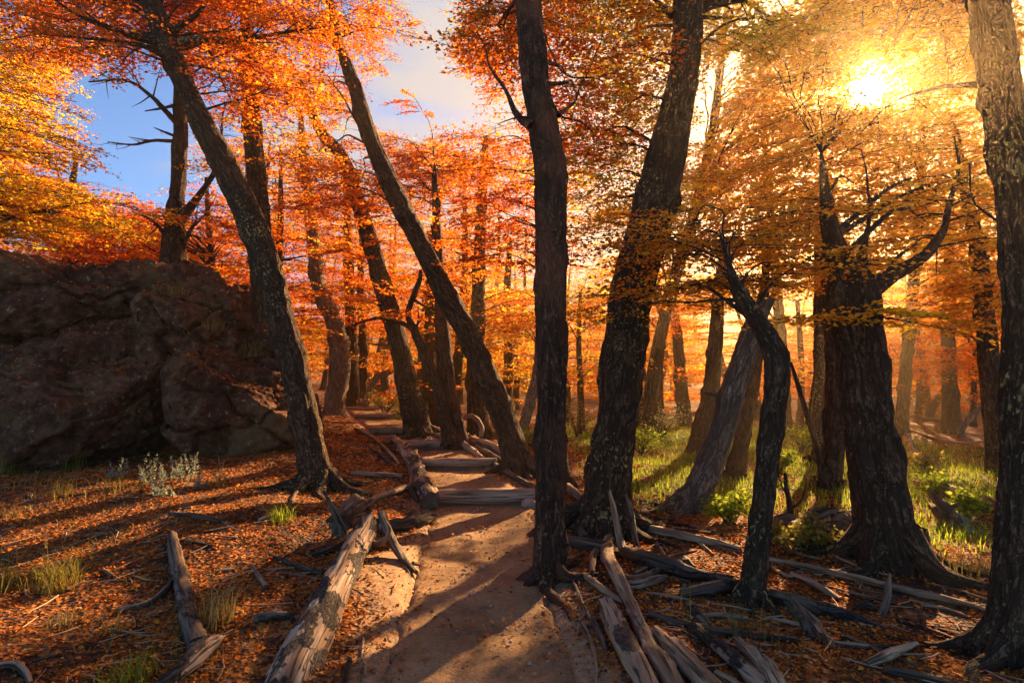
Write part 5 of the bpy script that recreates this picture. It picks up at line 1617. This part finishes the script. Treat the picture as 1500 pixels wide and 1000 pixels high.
m_, nt_ = new_mat('pale_stone')
ob_ = N(nt_, 'ShaderNodeTexCoord').outputs['Object']
nz_ = noise(nt_, ob_, 18, 6, .65)
surf(nt_, ramp(nt_, nz_, [(0.3, (0.24, 0.14, 0.10)), (0.7, (0.46, 0.31, 0.23))]), 0.9, nz_, 0.01, .8)
M['pale_stone'] = m_
stone('round pale stone at the end of the lowest log step', 775, 741, 22, 18, 5, 'pale_stone', sink=.15)
stone('grey boulder at the crest of the path', 514, 590, 32, 20, 6, 'rock')
stone('small stone in the grass beside the upturned root mass', 1252, 752, 14, 12, 8, 'pale_stone')

# ------------------------------------------------------------------ grass, plants
GREEN = np.array([(0.06, 0.10, 0.012), (0.16, 0.20, 0.02), (0.30, 0.30, 0.04)])
SUNLIT_GREEN = np.array([(0.10, 0.16, 0.012), (0.24, 0.30, 0.02), (0.46, 0.44, 0.05)])  # greens raised in brightness, putting missing sunlight into the colour
STRAW = np.array([(0.20, 0.13, 0.035), (0.36, 0.24, 0.07), (0.50, 0.38, 0.15)])
MIXG = np.array([(0.12, 0.13, 0.015), (0.28, 0.22, 0.04), (0.45, 0.30, 0.08)])


def blades(mb, pos, hgt, wid, lean, pal, r):
    n = len(pos)
    az = r.uniform(0, 2 * np.pi, n)
    h = hgt * r.uniform(0.5, 1.25, n)
    ln = lean * r.uniform(0.3, 1.3, n) * h
    d = np.stack([np.cos(az), np.sin(az), np.zeros(n)], -1)
    s = np.stack([-np.sin(az), np.cos(az), np.zeros(n)], -1) * (wid * r.uniform(0.6, 1.3, n))[:, None]
    z = np.array([0, 0, 1.0])
    b0 = pos
    b1 = pos + d * (ln * 0.28)[:, None] + z * (h * 0.55)[:, None]
    b2 = pos + d * ln[:, None] + z * (h * (1 - 0.25 * np.minimum(1, ln / h)))[:, None]
    v = np.stack([b0 - s, b0 + s, b1 + s * .75, b1 - s * .75, b2], 1)
    o = np.arange(n)[:, None] * 5
    t = r.random(n) * (len(pal) - 1)
    lo = np.minimum(t.astype(int), len(pal) - 2)
    c = pal[lo] * (1 - (t - lo))[:, None] + pal[lo + 1] * (t - lo)[:, None]
    c = np.concatenate([c * r.uniform(.7, 1.1, n)[:, None], np.ones((n, 1))], 1)
    mb.add(v.reshape(-1, 3), q=o + np.array([[0, 1, 2, 3]]), t=o + np.array([[3, 2, 4]]), c=np.repeat(c, 5, 0))


gr = np.random.default_rng(5)


def tuft(label, px, py, hpx, n, pal, spread=0.07, lean=0.7, stalks=0, stalkpx=0, wid=0.0028, on_rock=None):
    p = ground_hit(px, py) if on_rock is None else rock_hit(px, py, on_rock)
    h = hpx * p[1] / F
    mb = MB()
    q = np.column_stack([p[0] + gr.normal(0, spread, n), p[1] + gr.normal(0, spread, n), np.zeros(n)])
    q[:, 2] = height(q[:, 0], q[:, 1]) - 0.01 if on_rock is None else p[2] - 0.03
    blades(mb, q, h, wid, lean, pal, gr)
    parent = None
    if stalks:
        t = empty('grass_tuft', p, label, 'grass')
        mb.build('blades', M['blade'], t, p, kind='stuff', smooth=False, uv=False, col=True)
        for k in range(stalks):
            m2 = MB()
            a = p + np.array([gr.normal(0, .04), gr.normal(0, .04), 0])
            sh = stalkpx * p[1] / F * gr.uniform(.75, 1.1)
            tip = a + [gr.normal(0, .18) * sh, gr.normal(0, .1) * sh, sh]
            twig(m2, [a, (a + tip) / 2 + [gr.normal(0, .02), 0, .03], tip], [.002, .0017, .0012], 3)
            dirv = nrmv(tip - (a + tip) / 2)
            for e in range(16):
                c0 = tip - dirv * 0.007 * e
                twig(m2, [c0, c0 + dirv * .012 + gr.normal(0, .005, 3)], [.0035, .001], 3)
            m2.c = [np.tile([[.48, .36, .15, 1]], (len(v), 1)) for v in m2.v]
            m2.build('seed_stalk', M['blade'], t, p, smooth=False, uv=False, col=True)
        return t
    t = empty('grass_tuft', p, label, 'grass')
    mb.build('blades', M['blade'], t, p, kind='stuff', smooth=False, uv=False, col=True)
    return t


tuft('tall seeding grass clump at the foot of the rock, two golden stalks up', 103, 688, 46, 110, MIXG, .10, .5, 3, 66)
tuft('grass clump cut by the frame edge at the foot of the rock', 4, 692, 42, 150, MIXG, .13, .6, 2, 62)
tuft('straw coloured mat of grass in front of the tall seeding clump', 55, 708, 20, 130, STRAW, .28, 1.3)
tuft('drooping straw tuft in the open litter, tallest one of the lower corner', 82, 862, 52, 190, MIXG, .07, .9, 1, 110)
tuft('green straw tuft at the frame edge level with the dark broken limb', -2, 862, 56, 170, MIXG, .08, .8)
tuft('shadowed green tuft at the bottom edge near the twisted root', 192, 1002, 46, 120, GREEN, .06, .8)
tuft('dry brown tuft hugging the dark broken limb', 318, 912, 58, 170, STRAW, .06, .7, 1, 118)
tuft('bright green tuft alone in the litter below the leaning lichen trunk', 412, 762, 26, 90, SUNLIT_GREEN, .06, .6, wid=.004)
tuft('little yellow tuft below the thick twisted root', 98, 915, 24, 70, STRAW, .05, .9)
tuft('small green tuft in the litter under the tall seeding clump', 88, 726, 24, 90, MIXG, .09, .8)
tuft('low faded tuft left of the drooping straw tuft', 22, 756, 18, 80, STRAW, .08, 1.0)
tuft('small tuft with one stalk at the rock corner', 322, 712, 28, 60, MIXG, .05, .7, 2, 42)
tuft('pale tuft in front of the silvery plants', 178, 716, 22, 110, MIXG, .12, .9)
tuft('grass fringe hiding the foot of the path side trunk', 778, 858, 22, 110, GREEN, .07, .9)
tuft('thin tuft by the sawn litter beyond the dark broken limb', 165, 925, 20, 50, MIXG, .05, .9)
tuft('dry tuft growing at the crest of the rock', 262, 430, 22, 120, STRAW, .07, .9, on_rock=7.5)
tuft('straw tuft on the lit shoulder of the rock', 312, 480, 20, 150, STRAW, .09, .9, on_rock=7.35)
tuft('hanging dry tuft on the sunny edge of the rock', 372, 520, 26, 200, STRAW, .10, 1.0, on_rock=7.35)
tuft('long dry grass at the base of the upright trunk above the rock', 395, 470, 40, 160, STRAW, .10, .6, on_rock=9.2)
tuft('wispy stems growing around the foot of the crooked trunk', 1085, 935, 62, 70, np.array([(.06, .07, .03), (.12, .14, .06), (.20, .20, .09)]), .11, .3, wid=.0018)
tuft('yellow grass clump in front of the border tree', 1440, 840, 40, 150, MIXG, .16, .8)


def silvery(label, px, py, hpx, seed):
    r = np.random.default_rng(seed)
    p = ground_hit(px, py)
    t = empty('silvery_plant', p, label, 'plant')
    st, lf = MB(), MB()
    for k in range(7):
        a = p + np.array([r.normal(0, .06), r.normal(0, .05), 0])
        h = hpx * p[1] / F * r.uniform(.5, 1.1)
        tip = a + [r.normal(0, .3) * h, r.normal(0, .3) * h, h]
        m = (a + tip) / 2 + r.normal(0, .02, 3)
        twig(st, [a, m, tip], [.003, .0025, .0015], 3)
        n = 44
        tt = r.uniform(.15, 1.02, n)
        c = np.where(tt[:, None] < .5, a + (m - a) * tt[:, None] * 2, m + (tip - m) * (tt[:, None] * 2 - 1))
        d = nrmv(np.stack([r.normal(size=n), r.normal(size=n), r.uniform(.2, 1.1, n)], -1))
        b = nrmv(np.cross(d, r.normal(size=(n, 3))))
        l_ = (.045 * (1.1 - .6 * tt))[:, None]
        v = np.stack([c, c + d * l_ * .5 + b * l_ * .16, c + d * l_, c + d * l_ * .5 - b * l_ * .16], 1)
        col = np.array([.34, .36, .24, 1]) * np.concatenate([r.uniform(.7, 1.25, (n, 1)).repeat(3, 1), np.ones((n, 1))], 1)
        lf.add(v.reshape(-1, 3), q=np.arange(n * 4).reshape(-1, 4), c=col.repeat(4, 0))
    st.build('stems', M['twig'], t, p, kind='stuff')
    lf.build('leaves', M['blade'], t, p, kind='stuff', smooth=False, uv=False, col=True)


for k, (px, py, h, lab) in enumerate(((205, 708, 42, 'bushy silvery plant at the rock foot, tallest of the row'), (228, 716, 34, 'silvery plant in front of the tallest one'), (252, 704, 30, 'silvery plant just past the tallest one'), (272, 704, 44, 'upright silvery plant with a curled tip'),
                                     (168, 702, 30, 'dry silvery plant at the start of the row'), (296, 716, 20, 'low silvery plant trailing at the end of the row'), (242, 728, 22, 'short silvery plant in front of the row'))):
    silvery(lab, px, py, h, 800 + k)

# bushes in the undergrowth
def bush(label, px, py, wpx, hpx, pal, seed, leafsz=0.05, cnt=900, Y=None):
    r = np.random.default_rng(seed)
    p = ground_hit(px, py) if Y is None else P(px, py, Y)
    p[2] = H(p[0], p[1])
    w, h = wpx * p[1] / F / 2, hpx * p[1] / F
    t = empty('bush', p, label, 'bush', 'bushes in the undergrowth')
    st, lf = MB(), MB()
    ends = []
    for k in range(14):
        a = p + np.array([r.normal(0, .08 * w), r.normal(0, .08 * w), -.02])
        e = p + np.array([r.uniform(-1, 1) * w, r.uniform(-1, 1) * w * .7, h * r.uniform(.35, 1.0)])
        m = a + (e - a) * .5 + [0, 0, .15 * h]
        twig(st, [a, m, e], [.012, .008, .003], 3)
        ends += [m, e, (m + e) / 2]
    ends = np.array(ends)
    c = ends[r.integers(0, len(ends), cnt)] + r.normal(0, 1, (cnt, 3)) * [.2 * w, .2 * w, .10 * h]
    c[:, 2] = np.maximum(c[:, 2], p[2] + .02)
    d = nrmv(r.normal(size=(cnt, 3)) * [1, 1, .5])
    b = nrmv(np.cross(d, nrmv(r.normal(size=(cnt, 3)) + [0, 0, 1.2])))
    l_ = leafsz * r.uniform(.6, 1.3, cnt)[:, None]
    v = np.stack([c, c + d * l_ * .5 + b * l_ * .35, c + d * l_, c + d * l_ * .5 - b * l_ * .35], 1)
    tt = r.random(cnt) * (len(pal) - 1)
    lo = np.minimum(tt.astype(int), len(pal) - 2)
    col = pal[lo] * (1 - (tt - lo))[:, None] + pal[lo + 1] * (tt - lo)[:, None]
    col = np.concatenate([col * r.uniform(.7, 1.1, cnt)[:, None], np.ones((cnt, 1))], 1)
    lf.add(v.reshape(-1, 3), q=np.arange(cnt * 4).reshape(-1, 4), c=col.repeat(4, 0))
    st.build('stems', M['twig'], t, p, kind='stuff')
    lf.build('leaves', M['blade'], t, p, kind='stuff', smooth=False, uv=False, col=True)


for k, (lab, a) in enumerate((
    ('yellow bush at the crest of the path', (565, 606, 60, 38, MIXG)), ('low bush between the dark trunk and the twisted dead stem', (600, 622, 50, 40, MIXG)), ('bush in shade behind the slim leaning trunk', (730, 625, 60, 45, GREEN)),
    ('green bush right behind the path side trunk', (845, 640, 50, 50, MIXG)), ('whitish flowering bush in the grass past the massive leaning trunk', (970, 640, 80, 50, np.array([(.16, .16, .05), (.36, .34, .14), (.55, .50, .28)]))),
    ('leafy bush in the sunny grass before the pale snag', (940, 665, 50, 36, SUNLIT_GREEN)), ('glinting low bush between the snag foot and the crooked trunk', (1065, 765, 70, 40, SUNLIT_GREEN)), ('low glossy bush under the upturned root mass', (1175, 800, 90, 36, MIXG)),
    ('green bush behind the buttressed trunk on its sunny side', (1375, 730, 60, 40, SUNLIT_GREEN)), ('bush by the leg of the border tree in the sun', (1420, 760, 50, 40, SUNLIT_GREEN)), ('small bush beyond the dead curved stem', (1175, 660, 60, 40, SUNLIT_GREEN)),
    ('dim bush at the far edge of the sunny grass', (915, 620, 50, 40, GREEN)), ('bush under the trees behind the heavy grey log', (780, 655, 40, 30, SUNLIT_GREEN)), ('low bush at the flank of the far brown slope', (1350, 690, 60, 30, MIXG)), ('sunny bush behind the crooked trunk foot', (1140, 700, 40, 40, SUNLIT_GREEN)))):
    bush(lab, *a, seed=900 + k)

# meadow grass under the trees, sunlight put into its blade colour
n = 70000
x = gr.uniform(0.8, 12, n)
y = 4.6 + 15 * gr.random(n) ** 1.2
keep = gr.random(n) < green_mask(x, y) * 1.4
x, y = x[keep], y[keep]
mb = MB()
blades(mb, np.column_stack([x, y, height(x, y) - .005]), 0.13, 0.0048, 0.8, SUNLIT_GREEN * 1.25, gr)
mb.build('meadow_grass', M['blade'], kind='stuff', smooth=False, uv=False, col=True)['label'] = 'short sunlit green grass under the trees'
# thin dry grass among the litter
n = 16000
x = gr.uniform(-7, 0.2, n)
y = 2.6 + 6 * gr.random(n)
d = np.abs(x - pc(y)) / phw(y)
keep = (d > 1.5) & (gr.random(n) < np.clip(perlin(np.stack([x, y, 0 * x], -1) * 1.1 + 4) * 1.6, 0, 1))
x, y = x[keep], y[keep]
mb = MB()
blades(mb, np.column_stack([x, y, height(x, y) - .005]), 0.085, 0.0016, 1.3, STRAW, gr)
mb.build('dry_grass', M['blade'], kind='stuff', smooth=False, uv=False, col=True)['label'] = 'sparse dry grass blades among the fallen leaves'

# fallen leaves
n = 205000
y = 1.9 + 10.5 * gr.random(n) ** 1.35
x = gr.uniform(-1, 1, n) * (y * 0.95 + 0.5)
d = np.abs(x - pc(y)) / phw(y)
pq = np.stack([x, y, 0 * x], -1)
dens = np.where(d < 1.0, 0.05 + 0.16 * sstep(.15, .6, perlin(pq * 2.6 + 21)) + 0.30 * sstep(.55, 1.0, d + .3 * perlin(pq * 1.8)), 0.25 + .75 * sstep(1.0, 1.35, d))
dens = dens * (0.22 + 0.6 * sstep(-.35, .35, perlin(pq * 1.2 + 7)) + 0.5 * sstep(-.2, .4, perlin(pq * 4.5 + 2))) * (1 - .65 * green_mask(x, y)) * (1 - 0.85 * np.exp(-((x + .95) / .28) ** 2 - ((y - 4.6) / .65) ** 2))
keep = gr.random(n) < dens
x, y, d = x[keep], y[keep], d[keep]
n = len(x)
on = d < 1.0
z = np.where(on, pathz(y) + 0.004, height(x, y)) + gr.uniform(.002, .018, n)
sz = (0.0175 + 0.0022 * np.maximum(0, y - 3)) * np.clip(np.exp(gr.normal(0, .38, n)), .4, 2.2)
az = gr.uniform(0, 2 * np.pi, n)
a = nrmv(np.stack([np.cos(az), np.sin(az), gr.normal(0, .35, n)], -1))
b = nrmv(np.cross(np.stack([gr.normal(0, .35, n), gr.normal(0, .35, n), np.ones(n)], -1), a))
c = np.stack([x, y, z], -1)
nn = np.cross(a, b)
v = np.stack([c - a * sz[:, None] * .5, c + b * sz[:, None] * .36 + nn * sz[:, None] * .16, c + a * sz[:, None] * .55, c - b * sz[:, None] * .36 + nn * sz[:, None] * .16], 1)
pal = np.array([(.07, .022, .010), (.22, .055, .012), (.48, .12, .015), (.66, .21, .025), (.66, .30, .06)])
t = np.clip(gr.beta(1.4, 2.0, n) + .34 * perlin(np.stack([x, y, 0 * x], -1) * 1.7 + 13), 0, .999) * 4
lo = t.astype(int)
col = pal[lo] * (1 - (t - lo))[:, None] + pal[np.minimum(lo + 1, 4)] * (t - lo)[:, None]
mb = MB()
mb.add(v.reshape(-1, 3), q=np.arange(n * 4).reshape(-1, 4), c=np.repeat(np.concatenate([col, np.ones((n, 1))], 1), 4, 0))
# leaves caught on the ledges of the rock
rv, rn = [], []
for ch in rk.children:
    for vtx in ch.data.vertices:
        if vtx.normal.z > .72 and gr.random() < .35:
            rv.append(vtx.co + Vector(rk_o) + vtx.normal * .012)
rv = np.array(rv) + gr.normal(0, .02, (len(rv), 3)) * [1, 1, 0]
m_n = len(rv)
a = nrmv(gr.normal(size=(m_n, 3)) * [1, 1, .4])
b = nrmv(np.cross(nrmv(gr.normal(size=(m_n, 3)) * .3 + [0, 0, 1]), a))
l_ = .04 * gr.uniform(.6, 1.4, m_n)[:, None]
v = np.stack([rv - a * l_ * .5, rv + b * l_ * .36, rv + a * l_ * .5, rv - b * l_ * .36], 1)
ti = gr.integers(0, 4, m_n)
mb.add(v.reshape(-1, 3), q=np.arange(m_n * 4).reshape(-1, 4), c=np.repeat(np.concatenate([pal[ti], np.ones((m_n, 1))], 1), 4, 0))
mb.build('fallen_leaves', M['litter'], kind='stuff', smooth=False, uv=False, col=True)['label'] = 'small red and orange leaves littering the forest floor'

# pebbles trodden into the path
mb = MB()
for k in range(420):
    y = 2.2 + 10 * gr.random() ** 1.4
    x = float(pc(y)) + gr.uniform(-1.15, 1.15) * float(phw(y))
    sx_ = gr.uniform(.004, .014) * (1.6 if gr.random() < .06 else 1)
    z0_ = max(float(pathz(y)) - .006, H(x, y))
    ang = np.arange(6) / 6 * 2 * np.pi + gr.random()
    rr_ = sx_ * gr.uniform(.7, 1.2, 6)
    ring1 = np.stack([x + np.cos(ang) * rr_, y + np.sin(ang) * rr_, np.full(6, z0_ - .006)], -1)
    ring2 = np.stack([x + np.cos(ang) * rr_ * .75, y + np.sin(ang) * rr_ * .75, np.full(6, z0_ + sx_ * .45)], -1)
    top_ = np.array([[x, y, z0_ + sx_ * .62]])
    kk = np.arange(6)
    k3 = (kk + 1) % 6
    mb.add(np.vstack([ring1, ring2, top_]), q=np.stack([kk, k3, k3 + 6, kk + 6], -1), t=np.stack([kk + 6, k3 + 6, np.full(6, 12)], -1))
mb.build('pebbles', M['pale_stone'], kind='stuff', uv=False)['label'] = 'small pebbles trodden into the dirt path'

# twig litter
mb = MB()
for k in range(900):
    y = 2.2 + 7 * gr.random()
    x = gr.uniform(-1, 1) * (y * .92)
    if abs(x - float(pc(y))) / float(phw(y)) < 1.0 and gr.random() < .93:
        continue
    az, ln = gr.uniform(0, 6.28), gr.uniform(.06, .30)
    e = np.array([x + math.cos(az) * ln, y + math.sin(az) * ln])
    m = np.array([(x + e[0]) / 2 + gr.normal(0, .02), (y + e[1]) / 2 + gr.normal(0, .02)])
    w = gr.uniform(.0018, .006)
    twig(mb, [[x, y, H(x, y) + .012], [m[0], m[1], H(m[0], m[1]) + .016], [e[0], e[1], H(e[0], e[1]) + .012]], [w, w, w * .5], 4)
mb.build('twig_litter', M['wood'], kind='stuff')['label'] = 'small dead twigs strewn over the leaf litter'

# ------------------------------------------------------------------ added haze
def haze():
    mb = MB()
    x0, x1, y0, y1, z0, z1 = -112, 112, -16, 128, -3.0, 16.5
    v = [(x0, y0, z0), (x1, y0, z0), (x1, y1, z0), (x0, y1, z0), (x0, y0, z1), (x1, y0, z1), (x1, y1, z1), (x0, y1, z1)]
    mb.add(v, q=[(0, 3, 2, 1), (4, 5, 6, 7), (0, 1, 5, 4), (1, 2, 6, 5), (2, 3, 7, 6), (3, 0, 4, 7)])
    m, nt = new_mat('haze')
    pv = N(nt, 'ShaderNodeVolumePrincipled')
    pv.inputs['Color'].default_value = (1.0, 0.70, 0.38, 1)  # orange tint of the added haze stands in for lens glow
    pv.inputs['Density'].default_value = 0.0042
    pv.inputs['Anisotropy'].default_value = 0.84
    o = N(nt, 'ShaderNodeOutputMaterial')
    L(nt, pv.outputs[0], o.inputs['Volume'])
    ob = mb.build('haze', m, kind='stuff', smooth=False, uv=False)
    ob['label'] = 'added warm haze standing in for lens glow round the sun'


haze()
for o in bpy.data.objects:
    if len(o.get('label', '').split()) > 16:
        print('LONG', len(o['label'].split()), o['label'])
print('LEAVES', LEAVES, 'terrain', float(GZ.min()), float(GZ.max()))
